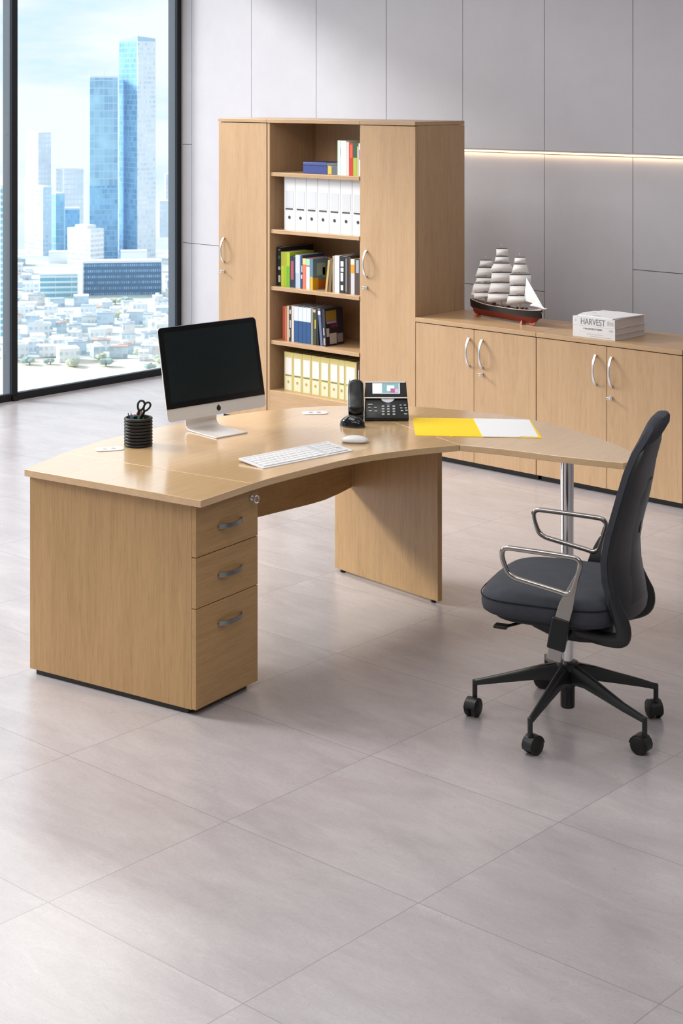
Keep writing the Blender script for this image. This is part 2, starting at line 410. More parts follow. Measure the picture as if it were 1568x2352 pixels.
tc_ = cupboard('tall_cupboard', 'narrow tall oak cupboard between the open bookcase and the low cupboards', -6.491, -6.061, 1.948, [(-6.440, (-6.440, .955))], .024, 0)
cupboard('low_cupboard', 'low two-door oak cupboard with the model ship standing on it', -6.059, -5.205, .812, [(-5.665, None), (-5.572, (-5.572, .540))], .026, 0)
cupboard('low_cupboard', 'low two-door oak cupboard with the stack of white books on it', -5.203, -4.297, .812, [(-4.817, None), (-4.718, (-4.722, .517))], .026, 0)
bk = thing('bookcase', 'tall open oak bookcase full of binders and books between two narrow cupboards', 'bookcase', (-7.282, YC, 0)); W = .789
bm = nb(); box(bm, 0, .022, .004, .46, .03, 1.924); obj('side_panel', bm, wood_cab_v, bk, bevel=.001)
bm = nb(); box(bm, W-.018, W, .02, .46, .03, 1.924); obj('side_panel', bm, wood_cab_v, bk, bevel=.001)
bm = nb(); box(bm, .022, W-.018, .425, .44, .03, 1.924); obj('back_panel', bm, wood_cab_v, bk)
bm = nb(); box(bm, 0, W, -.004, .46, 1.9255, 1.948); obj('top', bm, wood_cab_h, bk, bevel=.0015)
SH = [1.600+.012, 1.248+.004, .893, .553]
for z in SH:
    bm = nb(); box(bm, .0225, W-.0185, .012, .425, z-.024, z); obj('shelf', bm, wood_cab_h, bk, bevel=.0015)
bm = nb(); box(bm, .0225, W-.0185, .004, .425, .03, .24); obj('base_shelf', bm, wood_cab_h, bk, bevel=.0015)
bm = nb(); box(bm, .01, W-.01, .035, .45, 0, .03); obj('plinth', bm, black_plinth, bk)

# ------------------------------------------------------------------ books and binders
BX = -7.282
YS = YC+.055        # spine plane
def colmat(name, col, rough=.5):
    m = bpy.data.materials.get(name)
    return m or principled(name, col, rough)
def book(label, x0, x1, z0, h, d, col, lean=0, name='book', group=None, y=YS, bands=(), cover=None):
    """x0,x1 from bookcase left; lean in radians around y at the foot; bands = (f0,f1,colour) on the spine"""
    t = thing(name, label, 'book', (BX+x0, y, z0), 0, group); w_ = x1-x0-.001; c = .0022
    cm = principled('cover', col, .45)
    M = Matrix.Rotation(lean, 4, 'Y')
    if lean > 0: M = Matrix.Translation((0, 0, w_*math.sin(lean))) @ M
    bm = nb(); box(bm, 0, w_, 0, c, 0, h); box(bm, 0, c, c, d, 0, h); box(bm, w_-c, w_, c, d, 0, h); xform(bm, M)
    obj('cover', bm, cm, t, bevel=.0007)
    bm = nb(); box(bm, c, w_-c, c, d-.004, .003, h-.003); xform(bm, M); obj('pages', bm, page_block, t)
    for (f0, f1, bc, *rest) in bands:
        a, b = (rest+[0, 1])[:2] if rest else (0, 1)
        bm = nb(); box(bm, w_*a, w_*b, -.0006, .0002, h*f0, h*f1); xform(bm, M); obj('spine_print', bm, principled('print', bc, .5), t)
    for (a0, a1, b0, b1, bc) in (cover or ()):
        bm = nb(); box(bm, w_-.0002, w_+.0006, d*a0, d*a1, h*b0, h*b1); xform(bm, M); obj('cover_print', bm, principled('print', bc, .5), t)
    return t
# top shelf
z = SH[0]
t = thing('book', 'thick blue hardback lying flat on the top shelf', 'book', (BX+.25, YC+.07, z))
bm = nb(); box(bm, 0, .205, 0, .003, 0, .052); box(bm, 0, .205, 0, .2, .049, .052); box(bm, 0, .205, 0, .2, 0, .003); obj('cover', bm, principled('cover', (.035, .055, .22), .4), t, bevel=.0008)
bm = nb(); box(bm, .004, .203, .003, .196, .003, .049); obj('pages', bm, principled('blue_pages', (.05, .07, .25), .6), t)
t = thing('book', 'slimmer blue book lying on top of the thick blue hardback', 'book', (BX+.25, YC+.07, z+.0523))
bm = nb(); box(bm, 0, .2, 0, .19, 0, .018); obj('cover', bm, principled('cover', (.05, .07, .25), .4), t, bevel=.0015)
bm = nb(); box(bm, .19, .2003, .003, .185, .002, .015); obj('pages', bm, page_block, t)
t = thing('book', 'small book with yellow and grey end lying between the blue books and the white spines', 'book', (BX+.4565, YC+.072, z))
bm = nb(); box(bm, 0, .088, 0, .17, 0, .055); obj('cover', bm, principled('cover', (.10, .11, .14), .5), t, bevel=.001)
bm = nb(); box(bm, .002, .035, -.0006, .0004, .003, .052); obj('spine_print', bm, principled('print', (.55, .42, .06), .5), t)
book('pale mint-edged white book, first upright one on the top shelf', .556, .581, z, .212, .16, (.55, .66, .60))
book('broad cream white book standing second on the top shelf', .581, .628, z, .211, .16, (.74, .72, .67), bands=[(.55, .80, (.25, .25, .25), .03, .08)])
book('grey white book beside the red spine on the top shelf', .628, .651, z, .205, .16, (.60, .58, .54))
book('red spined book on the top shelf', .651, .684, z, .198, .155, (.52, .03, .02), bands=[(.55, .95, (.75, .10, .04), .2, .9)])
book('lime and dark green book right of the red spine', .684, .715, z, .200, .15, (.36, .45, .05), bands=[(.55, 1.0, (.02, .09, .05))])
book('slim beige book on the top shelf', .715, .728, z, .178, .15, (.50, .42, .27))
book('white and mauve book at the right end of the top shelf', .728, .760, z, .198, .15, (.70, .66, .68), bands=[(.5, .8, (.38, .22, .30), .1, .6)])
# lever arch files
white_file = principled('white_file_board', (.66, .66, .68), .4)
label_grey = principled('label_pocket', (.54, .55, .58), .35)
dark_slot = principled('dark_slot', (.05, .055, .05), .5)
hole_m = principled('finger_hole', (.035, .028, .025), .6)
def copy_tree(o, parent=None):
    c = o.copy(); C.objects.link(c); c.parent = parent
    for ch in list(o.children): copy_tree(ch, c)
    return c
def mk_file(w_, h, d, board, lab, slotc, holec, lz, lbl_full):
    t = thing('binder', 'x', 'binder', (0, 0, 0)); r = .001
    bm = nb(); box(bm, 0, w_, 0, .003, 0, h); box(bm, 0, .003, .003, d, 0, h); box(bm, w_-.003, w_, .003, d, 0, h); box(bm, .003, w_-.003, .003, .0042, 0, h); obj('cover', bm, board, t, bevel=r)
    bm = nb(); box(bm, .006, w_-.006, .006, d-.02, .004, h-.012); obj('papers', bm, white_paper, t)
    a, b = lz; bm = nb(); box(bm, w_*.13, w_*.87, -.0012, .0002, h*a, h*b); obj('label_pocket', bm, lab, t)
    a, b = (.385, .412) if not lbl_full else (.40, .415)
    bm = nb(); box(bm, w_*.14, w_*.80, -.0022, .0001, h*a, h*b); obj('label_slot', bm, slotc, t)
    rr = .0105 if not lbl_full else .0095
    bm = nb(); tube(bm, [(w_*.48, -.0015, h*.24), (w_*.48, .004, h*.24)], rr, 18); obj('finger_hole', bm, holec, t, smooth=True)
    return t
ORD = ['leftmost', 'second from the left', 'third from the left', 'middle one', 'fifth from the left', 'sixth from the left', 'rightmost']
z = SH[1]; proto = mk_file(.0935, .335, .29, white_file, label_grey, dark_slot, hole_m, (.43, .74), False)
xs = [.105+.0962*i for i in range(7)]
for i, x in enumerate(xs):
    o = proto if i == 0 else copy_tree(proto)
    o.location = (BX+x, YS-.004, z)
    o['label'] = 'white lever arch file, %s of the seven on the second shelf' % ORD[i]; o['group'] = 'white lever arch files on the second shelf'
yellow_board = principled('pale_yellow_board', (.50, .42, .15), .45)
ylab = principled('white_label', (.66, .62, .61), .4); yhole = principled('brass_hole', (.42, .27, .04), .45); yslot = principled('olive_slot', (.13, .12, .04), .5)
ylow = principled('cream_lower_label', (.60, .58, .42), .45)
def mk_yellow(w_, two=False):
    t = mk_file(w_, .245, .26, yellow_board, ylab, yslot, yhole, (.43, .86), True)
    bm = nb(); box(bm, w_*.13, w_*.87, -.0012, .0002, .245*.03, .245*.375); obj('lower_label', bm, ylow, t); return t
ORD8 = ['leftmost', 'second from the left', 'third from the left', 'fourth from the left', 'fifth from the left', 'sixth from the left', 'narrow seventh', 'wide eighth']
y1 = mk_yellow(.0765); y2 = None
edges = [.105, .183, .261, .339, .416, .494, .571, .621]
for i, x in enumerate(edges):
    if i == 0: o = y1
    elif i < 6: o = copy_tree(y1)
    elif i == 6: o = mk_yellow(.049)
    else: o = mk_yellow(.094)
    o.location = (BX+x, YS-.004, .2403)
    o['label'] = 'pale yellow binder with white label, %s in the bottom row' % ORD8[i]; o['group'] = 'yellow binders on the bottom shelf'
book('dark brown book at the right end of the bottom row', .716, .742, .2403, .235, .2, (.045, .015, .015), bands=[(.25, .85, (.5, .48, .5), .45, .6)])
# middle shelf (third)
z = SH[2]
book('tall black album at the left end of the middle shelf', .030, .072, z, .245, .30, (.008, .008, .010), bands=[(.10, .28, (.45, .43, .43), .45, .9), (.42, .50, (.4, .4, .4), .4, .9), (.70, .78, (.02, .10, .11), .4, .8), (.92, .94, (.5, .5, .5), .5, .7)])
book('thick lime green book on the middle shelf', .073, .150, z, .218, .22, (.40, .54, .02), bands=[(.60, 1.0, (.46, .46, .05), .0, .6), (.0, .6, (.16, .40, .02), .62, 1.0), (.0, .6, (.52, .62, .05), .0, .35)])
book('dark navy book with a wine red spine label next to the lime book', .151, .198, z, .195, .2, (.012, .016, .045), bands=[(.25, .85, (.33, .06, .09), .15, .7)])
book('light blue grey book on the middle shelf', .199, .241, z, .208, .2, (.36, .46, .55), bands=[(.45, 1.0, (.50, .55, .62), .0, .85)])
book('thin navy book left of the coral spine', .242, .260, z, .205, .2, (.02, .045, .13), bands=[(.30, .42, (.75, .5, .5), .3, .9), (.5, .7, (.8, .8, .8), .6, .9)])
book('coral and yellow paperback on the middle shelf', .261, .290, z, .190, .19, (.68, .16, .09), bands=[(.80, 1.0, (.62, .55, .18))])
book('mint and white paperback left of the illustrated cover', .291, .322, z, .188, .19, (.60, .66, .72), bands=[(.80, 1.0, (.30, .68, .50)), (.75, .79, (.4, .08, .06))])
book('blue paperback with a yellow and orange illustrated cover facing out',   .323, .350, z, .190, .14, (.10, .19, .25), bands=[(.0, .42, (.55, .36, .02), .1, .95)], cover=[(0.0, .35, .0, .38, (.58, .30, .01)), (.35, .85, .03, .30, (.40, .11, .01)), (.25, .80, .45, .85, (.25, .33, .30)), (.62, .98, .35, .7, (.15, .30, .16))])
book('tan folder leaning at the left of the middle shelf right group', .452, .470, z, .195, .18, (.50, .30, .11), lean=.13)
book('olive brown book leaning behind the tan folder', .478, .502, z, .205, .18, (.13, .10, .05), lean=.09)
book('slim beige book left of the white spine', .514, .532, z, .222, .18, (.38, .31, .24))
book('pure white book spine in the right group of the middle shelf', .533, .572, z, .226, .18, (.80, .78, .78))
book('black book with white lettering blocks on its spine', .573, .617, z, .226, .18, (.012, .013, .018), bands=[(.72, .86, (.7, .7, .72), .2, .75), (.58, .69, (.55, .56, .58), .2, .75), (.32, .55, (.6, .6, .62), .2, .7), (.08, .22, (.7, .7, .7), .25, .7)])
book('black book with a thin grey stripe', .618, .645, z, .225, .18, (.02, .023, .03), bands=[(.05, .95, (.20, .19, .18), .15, .6)])
book('dark brown thin book left of the orange banded spine', .646, .664, z, .225, .18, (.06, .03, .015))
book('white spined book with an orange band', .665, .697, z, .215, .18, (.50, .50, .53), bands=[(.60, .84, (.75, .26, .01)), (.84, 1.0, (.72, .62, .48))])
book('dark brown and grey book at the right end of the middle shelf', .698, .742, z, .222, .18, (.06, .04, .03), bands=[(.6, .95, (.30, .32, .38), .25, .75)])
# fourth shelf
z = SH[3]
book('red brown hardback at the left end of the fourth shelf', .086, .102, z, .215, .18, (.42, .06, .03))
book('orange hardback beside the red brown one', .103, .124, z, .217, .18, (.58, .16, .07))
book('cream book on the fourth shelf', .125, .142, z, .222, .18, (.55, .50, .38))
book('black and white patterned thin book', .143, .163, z, .216, .18, (.03, .025, .02), bands=[(.80, .92, (.55, .5, .45), .2, .8), (.40, .62, (.5, .48, .42), .3, .8), (.12, .35, (.55, .52, .45), .1, .5)])
book('pinkish white book left of the blue volumes', .164, .186, z, .225, .18, (.58, .50, .48))
vol = ['first', 'second', 'third', 'fourth']
for i in range(4):
    book('dark blue volume with white upper spine, %s of the set of four' % vol[i], .187+.0365*i, .223+.0365*i, z, .226, .2, (.012, .065, .19), bands=[(.60, .99, (.56, .60, .66))], group='blue and white volumes on the fourth shelf')
book('grey green book right of the blue volumes', .334, .349, z, .226, .19, (.28, .27, .22))
book('dark olive book with a gold mark on its spine', .350, .378, z, .224, .19, (.035, .042, .015), bands=[(.45, .70, (.60, .40, .05), .55, .85), (.9, .98, (.5, .38, .3), .0, .8)])
book('black book leaning on the olive one', .382, .399, z, .222, .19, (.010, .010, .012), lean=-.04)
book('slate blue book leaning to the left on the fourth shelf', .412, .434, z, .228, .19, (.10, .13, .22), lean=-.10, bands=[(.84, .94, (.6, .6, .65))])
book('black and purple comic with its cover facing out', .436, .462, z, .226, .165, (.014, .010, .022), lean=-.06, bands=[(.03, .22, (.30, .27, .25), .2, .8), (.3, .5, (.5, .5, .5), .3, .6)],
     cover=[(.05, .62, .66, .95, (.24, .15, .02)), (.08, .62, .60, .67, (.25, .20, .36)), (.22, .60, .04, .33, (.42, .38, .36)), (.64, .95, .06, .30, (.22, .20, .20)), (.05, .20, .25, .48, (.40, .37, .36)), (.3, .7, .48, .58, (.10, .02, .03))])

# ------------------------------------------------------------------ drawer pedestal and desk
ZT = .750; ZU = .725; KD = 1.400/1.415
def kd(p): return [(x*KD, y*KD) for x, y in p]
A = Vector((-4.131, 3.757)); B = Vector((-4.866, 3.628)); D = Vector((-4.176, 4.097)); E_ = B+(D-A)
uo = (A-B).normalized()
ROT = math.radians(7.0)
ped = thing('drawer_pedestal', 'oak drawer unit with three drawers at the near end of the desk', 'drawer unit', (A.x, A.y, 0), ROT)
top_pts = [(-4.929, 3.649), (-4.110, 3.780), (-4.1525, 4.068), (-5.039, 3.914)]
top_pts = kd(top_pts)
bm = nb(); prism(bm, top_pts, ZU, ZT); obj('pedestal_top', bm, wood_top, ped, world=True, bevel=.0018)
bm = nb(); prism(bm, [A, D, E_, B], .02, ZU-.0005); obj('carcass', bm, wood_desk_v, ped, world=True, bevel=.0008)
def lerp(p, q, t): return p+(q-p)*t
ins = .035
bm = nb(); cen = (A+B+D+E_)/4
prism(bm, [cen+(p-cen)*.94 for p in (A, D, E_, B)], 0, .02); obj('plinth', bm, black_plinth, ped, world=True)
F0, F1 = A+uo*.001, D+uo*.001
ud = (D-A).normalized(); LD = (D-A).length
def dpt(s, out, z): p = A+ud*s+uo*out; return (p.x, p.y, z)
zsd = [.022, .366, .541, .716]
for k in range(3):
    z0, z1 = zsd[k]+.0015, zsd[k+1]-.0015
    if k == 0: z0 = .022
    bm = nb(); prism(bm, [dpt(0, .001, 0)[:2], dpt(LD, .001, 0)[:2], dpt(LD, .019, 0)[:2], dpt(0, .019, 0)[:2]], z0, z1)
    dr = obj('drawer', bm, wood_desk_h, ped, world=True, bevel=.001)
    zh = (.288, .456, .624)[k]
    bm = nb(); pts = []
    for i in range(15):
        t = i/14; pts.append(dpt(.118+.128*t, .022+.022*math.sin(PI*t)**.6, zh))
    slab_path(bm, pts, .016, .005, (0, 0, 1))
    for s in (.120, .244):
        c0 = dpt(s, .017, zh); c1 = dpt(s, .026, zh); tube(bm, [c0, c1], .0045, 8)
    obj('handle', bm, principled('gunmetal', (.34, .33, .33), .32, 1.0), dr, world=True, bevel=.0008)
    if k == 2:
        bm = nb(); tube(bm, [dpt(.300, .018, .686), dpt(.300, .026, .686)], .010, 16); tube(bm, [dpt(.300, .026, .686), dpt(.300, .040, .686)], .0035, 8)
        tube(bm, [Vector(dpt(.300, .046, .684))+Vector((uo.x*.004*math.cos(a)+ud.x*.009*math.cos(a), ud.y*.009*math.cos(a), .013*math.sin(a))) for a in [2*PI*j/14 for j in range(14)]], .003, 8, closed=True)
        obj('key_lock', bm, chrome, dr, world=True, smooth=True)

desk = thing('desk', 'large curved oak desk with the computer and telephone on it', 'desk', (-4.5, 4.6, 0), ROT)
def curve2(pts, n=5): return [(p.x, p.y) for p in smooth_path([(a, b, 0) for a, b in pts], n)]
front = curve2([(-4.1525, 4.070), (-4.163, 4.182), (-4.166, 4.337), (-4.164, 4.485), (-4.160, 4.56), (-4.142, 4.686), (-4.108, 4.799), (-4.065, 4.919), (-3.997, 5.061)])
backc = curve2([(-4.862, 5.338), (-4.944, 5.242), (-5.010, 5.117), (-5.052, 5.010), (-5.085, 4.876), (-5.110, 4.754), (-5.127, 4.54), (-5.130, 4.418), (-5.115, 4.254), (-5.094, 4.124), (-5.040, 3.916)])
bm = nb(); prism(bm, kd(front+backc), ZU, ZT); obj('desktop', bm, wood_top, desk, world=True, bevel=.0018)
L1 = Vector((-4.904, 5.318)); L2 = Vector((-4.265, 5.255)); nl = Vector((-(L2-L1).y, (L2-L1).x)).normalized()
bm = nb(); prism(bm, [L1, L2, L2+nl*.025, L1+nl*.025], .012, ZU-.0005); obj('panel_leg', bm, wood_desk_v, desk, world=True, bevel=.001)
for t in (.06, .94):
    p = lerp(L1, L2, t)+nl*.0125
    bm = nb(); lathe(bm, [(.012, 0), (.012, .012)], 16, p); obj('glide_foot', bm, black_plinth, desk, world=True)
# modesty panel with a bowed lower edge
m0 = Vector((-4.790, 5.303)); m1 = Vector((-4.858, 3.990)); um = (m1-m0).normalized(); nm = Vector((-um.y, um.x))
bm = nb(); rings = []; Lm = (m1-m0).length
for i in range(17):
    t = i/16; p = m0+um*Lm*t; zb = .362+.030*max(0, 1-t/.16)**1.5
    q = p-nm*.018
    rings.append([(p.x, p.y, zb), (p.x, p.y, ZU-.0008), (q.x, q.y, ZU-.0008), (q.x, q.y, zb)])
loft(bm, rings); obj('modesty_panel', bm, wood_desk_h, desk, world=True)
def port(cx, cy, ang, par):
    bm = nb(); pr_ = rrect(-.055, .055, -.032, .032, .02)
    prism(bm, pr_, ZT+.0002, ZT+.003); M = Matrix.Translation((cx*KD, cy*KD, 0)) @ Matrix.Rotation(ang, 4, 'Z'); xform(bm, M)
    o = obj('cable_port', bm, principled('port_plastic', (.66, .66, .67), .35), par, world=True, bevel=.001, smooth=True); o['label'] = 'white oval cable port cover'
    bm = nb()
    for dx in (-.018, .016):
        prism(bm, [(dx+.009*math.cos(a), .010*math.sin(a)) for a in [2*PI*k/14 for k in range(14)]], ZT+.0028, ZT+.0038)
    xform(bm, M); obj('cable_opening', bm, principled('port_opening', (.30, .32, .35), .4), o, world=True)
port(-4.955, 4.074, math.radians(60), desk)
port(-4.848, 5.130, math.radians(48), desk)

ext = thing('desk_extension', 'pointed oak desk extension with a curved edge carried by a chrome pole', 'desk extension', (-3.9, 5.4, 0), ROT)
ef = curve2([(-3.9955, 5.063), (-3.837, 5.114), (-3.582, 5.168), (-3.349, 5.234)])
eb = curve2([(-3.318, 5.30), (-3.352, 5.368), (-3.437, 5.425), (-3.653, 5.534), (-3.843, 5.603), (-4.019, 5.645), (-4.248, 5.650), (-4.449, 5.600), (-4.656, 5.516), (-4.860, 5.340)])
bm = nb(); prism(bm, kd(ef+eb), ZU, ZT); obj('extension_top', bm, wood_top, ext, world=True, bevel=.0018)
bm = nb(); lathe(bm, [(.026, .012), (.026, ZU-.004)], 32, (-3.645, 5.292)); obj('pole_leg', bm, chrome, ext, world=True, smooth=True)
bm = nb(); lathe(bm, [(.05, ZU-.005), (.05, ZU-.0005)], 32, (-3.645, 5.292)); obj('mounting_plate', bm, steel, ext, world=True, smooth=True)
bm = nb(); lathe(bm, [(.032, 0), (.032, .012)], 32, (-3.645, 5.292)); obj('glide_foot', bm, black_plinth, ext, world=True, smooth=True)

# ------------------------------------------------------------------ computer
mon = thing('computer', 'silver all-in-one computer with a black screen on the desk', 'computer', (-4.878, 4.551, ZT), math.radians(84))
cx = -.017; hw = .249; yb, yt, zb, ztp = -.063, .012, .073, .438
TILT = Matrix.Translation((cx, yb, zb)) @ Matrix.Rotation(-math.atan2(yt-yb, ztp-zb), 4, 'X')
Hm = math.hypot(yt-yb, ztp-zb)
def upright(bm):      # x,z drawn in xy plane -> stand up, facing -y
    xform(bm, Matrix(((1, 0, 0, 0), (0, 0, -1, 0), (0, 1, 0, 0), (0, 0, 0, 1))))
# casing: rounded rectangle thickening towards the middle of the back
bm = nb(); rings = []
for (s, yy) in ((1.0, 0.0), (1.0, .005), (.985, .010), (.86, .022), (.62, .034), (.35, .040)):
    rr = rrect(-hw*s, hw*s, Hm/2-Hm/2*s, Hm/2+Hm/2*s, .018*s)
    rings.append([(p[0], yy, p[1]) for p in rr])
loft(bm, rings); xform(bm, TILT); body = obj('casing', bm, alu, mon, smooth=True)
bm = nb(); chin = .050; rr = rrect(-hw+.0015, hw-.0015, chin-.03, Hm-.0015, .016); rr = [(x, max(z_, chin)) for x, z_ in rr]
prism(bm, rr, -.0012, .0012); upright(bm); xform(bm, TILT @ Matrix.Translation((0, -.0012, 0))); obj('bezel', bm, black_gloss, mon)
bm = nb(); box(bm, -hw+.024, hw-.021, -.0030, -.0022, chin+.023, Hm-.021); xform(bm, TILT); obj('screen', bm, m_screen, mon)
bm = nb(); pr_ = [(.0105*math.cos(a)*(1 if math.sin(a) < 0 else 1-.25*math.sin(a)), .0115*math.sin(a)+(.003 if abs(a-PI/2) < .3 else 0)) for a in [2*PI*k/20 for k in range(20)]]
prism(bm, pr_, -.001, .0006); upright(bm); xform(bm, TILT @ Matrix.Translation((.005, -.0004, chin*.52))); obj('logo', bm, principled('logo_dark', (.02, .025, .025), .2), mon)
bm = nb()
path = [(cx, -.154, .003), (cx, -.05, .003), (cx, .02, .004), (cx, .044, .010), (cx, .056, .028), (cx, .052, .06), (cx, .040, .11), (cx, .028, .17)]
slab_path(bm, smooth_path(path, 4), .158, [.005]*29, (1, 0, 0)); obj('stand', bm, alu, mon, smooth=True, bevel=.001)

# keyboard
kb = thing('keyboard', 'slim white keyboard lying in front of the computer', 'keyboard', (-4.284, 4.431, ZT), math.radians(84))
KT = Matrix.Translation((0, 0, .0065)) @ Matrix.Rotation(math.radians(4.0), 4, 'X')
bm = nb(); prism(bm, rrect(-.222, .222, -.076, .076, .006), -.003, .003); xform(bm, KT); obj('base', bm, white_plastic, kb, bevel=.0012)
keyw = principled('keycap_white', (.68, .68, .69), .45); keyg = principled('key_gap', (.50, .51, .54), .5)
bm = nb(); box(bm, -.212, .205, -.066, .066, .0028, .0034); xform(bm, KT); obj('key_bed', bm, keyg, kb)
rows = [(-.053, [.03, .03, .034, .034, .12, .034, .034, .03]), (-.029, [.045]+[.021]*10+[.045]), (-.005, [.036]+[.021]*11+[.036]), (.019, [.030]+[.021]*12+[.030]), (.041, [.021]*13+[.03])]
for ry_, ws in rows:
    x = -.210; sc_ = .298/sum(ws)
    for w0 in ws:
        bm = nb(); box(bm, x+.0012, x+w0*sc_-.0012, ry_-.0105, ry_+.0095, .0034, .0058); xform(bm, KT); obj('keycap', bm, keyw, kb); x += w0*sc_
for c_ in range(4):
    for r_ in range(5):
        if c_ == 3 and r_ in (1,): continue
        bm = nb(); x = .108+c_*.024; yy = -.053+r_*.0235; box(bm, x, x+.0215, yy-.0105, yy+.0095, .0034, .0058); xform(bm, KT); obj('keycap', bm, keyw, kb)
bm = nb(); tube(bm, [(-.20, .058, .006), (.20, .058, .006)], .0055, 12); obj('rear_foot', bm, white_plastic, kb, smooth=True)

def mouse_mesh(lx, wy, hz, zbase=.0):
    bm = nb(); rings = []
    for i in range(13):
        t = i/12; x = -lx/2+lx*t
        wv = wy/2*(max(0.0, 1-abs(2*t-1)**2.6))**.5+.0008; hv = hz*(max(0, math.sin(PI*min(1, max(0, t*.98+.01)))))**.55+.001
        ring = []
        for k in range(17):
            a = PI*k/16; ring.append((x, wv*math.cos(a), zbase+.002+hv*math.sin(a)**.8))
        rings.append(ring)
    loft(bm, rings, cap=True); return bm
ms = thing('mouse', 'small white wireless mouse right of the keyboard', 'mouse', (-4.284, 4.761, ZT), math.radians(84-48))
bm = mouse_mesh(.112, .060, .021, .005); obj('shell', bm, principled('mouse_shell', (.68, .67, .66), .25), ms, smooth=True)
bm = nb(); prism(bm, [( .050*math.cos(a), .024*math.sin(a)) for a in [2*PI*k/24 for k in range(24)]], 0.0003, .0068); obj('base', bm, principled('mouse_base', (.55, .53, .50), .35), ms, smooth=True)

# black mouse beside telephone
mb = thing('mouse', 'glossy black mouse in front of the telephone handset', 'mouse', (-4.496, 4.982, ZT), math.radians(42.45-32))
bm = mouse_mesh(.112, .068, .040, .004); obj('shell', bm, black_gloss, mb, smooth=True)
bm = nb(); prism(bm, [(.058*math.cos(a), .035*math.sin(a)) for a in [2*PI*k/28 for k in range(28)]], .0003, .007); obj('base', bm, principled('dark_rim', (.05, .05, .05), .25), mb, smooth=True)
bm = nb(); tube(bm, smooth_path([(-.047, .006, .012), (-.03, .020, .030), (0, .024, .033), (.03, .018, .026), (.044, .006, .012)], 5), .0016, 8); obj('trim', bm, chrome, mb, smooth=True)
bm = nb(); tube(bm, smooth_path([(.018, -.004, .036), (.034, -.003, .031), (.043, -.002, .020)], 4), .0045, 10); obj('scroll_wheel', bm, steel, mb, smooth=True)

# ------------------------------------------------------------------ telephone
ph = thing('telephone', 'black office telephone with a small colour screen and a handset', 'telephone', (-4.480, 5.130, ZT), math.radians(42.45))
# side profile (y away, z up), extruded along x
def wedge(bm, x0, x1, prof, x0b=None, x1b=None):
    rings = []
    for xa in (x0, x1): rings.append([(xa, p[0], p[1]) for p in prof])
    loft(bm, rings)
def taper_x(bm, z0, z1, cx_, k):
    for v in bm.verts:
        t = (v.co.z-z0)/(z1-z0); v.co.x = cx_+(v.co.x-cx_)*(1-k*t)
bm = nb(); wedge(bm, -.060, .126, [(0, .004), (0, .016), (.066, .086), (.072, .088), (.088, .0845+.008), (.14, .02), (.14, .004)]); taper_x(bm, 0, .15, .03, .08)
obj('base', bm, black_plastic, ph, bevel=.003, smooth=True)
a_low = math.atan2(.070, .066)
# display head: steeper panel
bm = nb(); wedge(bm, -.060, .122, [(.060, .086), (.098, .146), (.106, .150), (.116, .146), (.090, .086)]); taper_x(bm, .086, .15, .03, .06)
hd = obj('display_head', bm, black_plastic, ph, bevel=.002, smooth=True)
def on_head(x0, x1, s0, s1, th, mat, nm, par, lift=.0):
    """s from 0 to 1 up the head panel"""
    P0 = Vector((0, .060, .086)); P1 = Vector((0, .098, .146)); n_ = Vector((0, -(P1-P0).z, (P1-P0).y)).normalized()
    bm = nb(); q = [P0+(P1-P0)*s0, P0+(P1-P0)*s1]; vs = []
    for l_ in (lift, lift+th):
        for x, qq in ((x0, q[0]), (x1, q[0]), (x1, q[1]), (x0, q[1])): vs.append(bm.verts.new(qq+n_*l_+Vector((x, 0, 0))))
    for f_ in ((0, 1, 2, 3), (7, 6, 5, 4), (0, 4, 5, 1), (1, 5, 6, 2), (2, 6, 7, 3), (3, 7, 4, 0)): bm.faces.new([vs[i] for i in f_])
    return obj(nm, bm, mat, par)
scr = on_head(-.026, .090, .28, .94, .0015, emissive('phone_screen_white', (.74, .78, .82), .35), 'display', hd)
on_head(.015, .085, .32, .93, .0008, emissive('phone_screen_teal', (.22, .42, .46), .3), 'display_picture', scr, .0016)
on_head(.035, .067, .60, .78, .0006, emissive('phone_white_shape', (.8, .85, .88), .3), 'display_picture', scr, .0026)
on_head(.035, .050, .42, .60, .0006, emissive('phone_white_shape', (.8, .85, .88), .3), 'display_picture', scr, .0026)
on_head(.051, .069, .34, .58, .0006, emissive('phone_magenta', (.45, .10, .32), .3), 'display_picture', scr, .0026)
on_head(.069, .083, .34, .55, .0006, emissive('phone_pink', (.72, .45, .66), .3), 'display_picture', scr, .0026)
on_head(-.059, .115, .97, 1.07, .003, principled('silver_trim', (.72, .68, .64), .3, .3), 'top_trim', hd, -.001)
trim_m = principled('silver_blue_trim', (.62, .68, .76), .3, .2)
on_head(-.060, .121, -.02, .05, .003, principled('silver_trim_lower', (.72, .70, .68), .3, .3), 'middle_trim', hd, -.0005)
def on_low(pts, th, mat, nm, par, lift=0.0):
    P0 = Vector((0, 0, .016)); P1 = Vector((0, .066, .086)); d_ = (P1-P0); L_ = d_.length; d_.normalize(); n_ = Vector((0, -d_.z, d_.y))
    bm = nb(); lo = [bm.verts.new(P0+d_*(b*L_)+n_*lift+Vector((a, 0, 0))) for a, b in pts]; hi = [bm.verts.new(P0+d_*(b*L_)+n_*(lift+th)+Vector((a, 0, 0))) for a, b in pts]
    m_ = len(pts); bm.faces.new(lo[::-1]); bm.faces.new(hi)
    for i in range(m_): bm.faces.new((lo[i], lo[(i+1) % m_], hi[(i+1) % m_], hi[i]))
    return obj(nm, bm, mat, par)
on_low([(.008, 1.0), (.014, .86), (.026, .77), (.040, .74), (.052, .77), (.062, .86), (.070, 1.0)], .002, trim_m, 'brand_plate', ph, .0002)
keym = principled('phone_key', (.42, .44, .46), .4); keym2 = principled('phone_key_dark', (.12, .125, .13), .35)
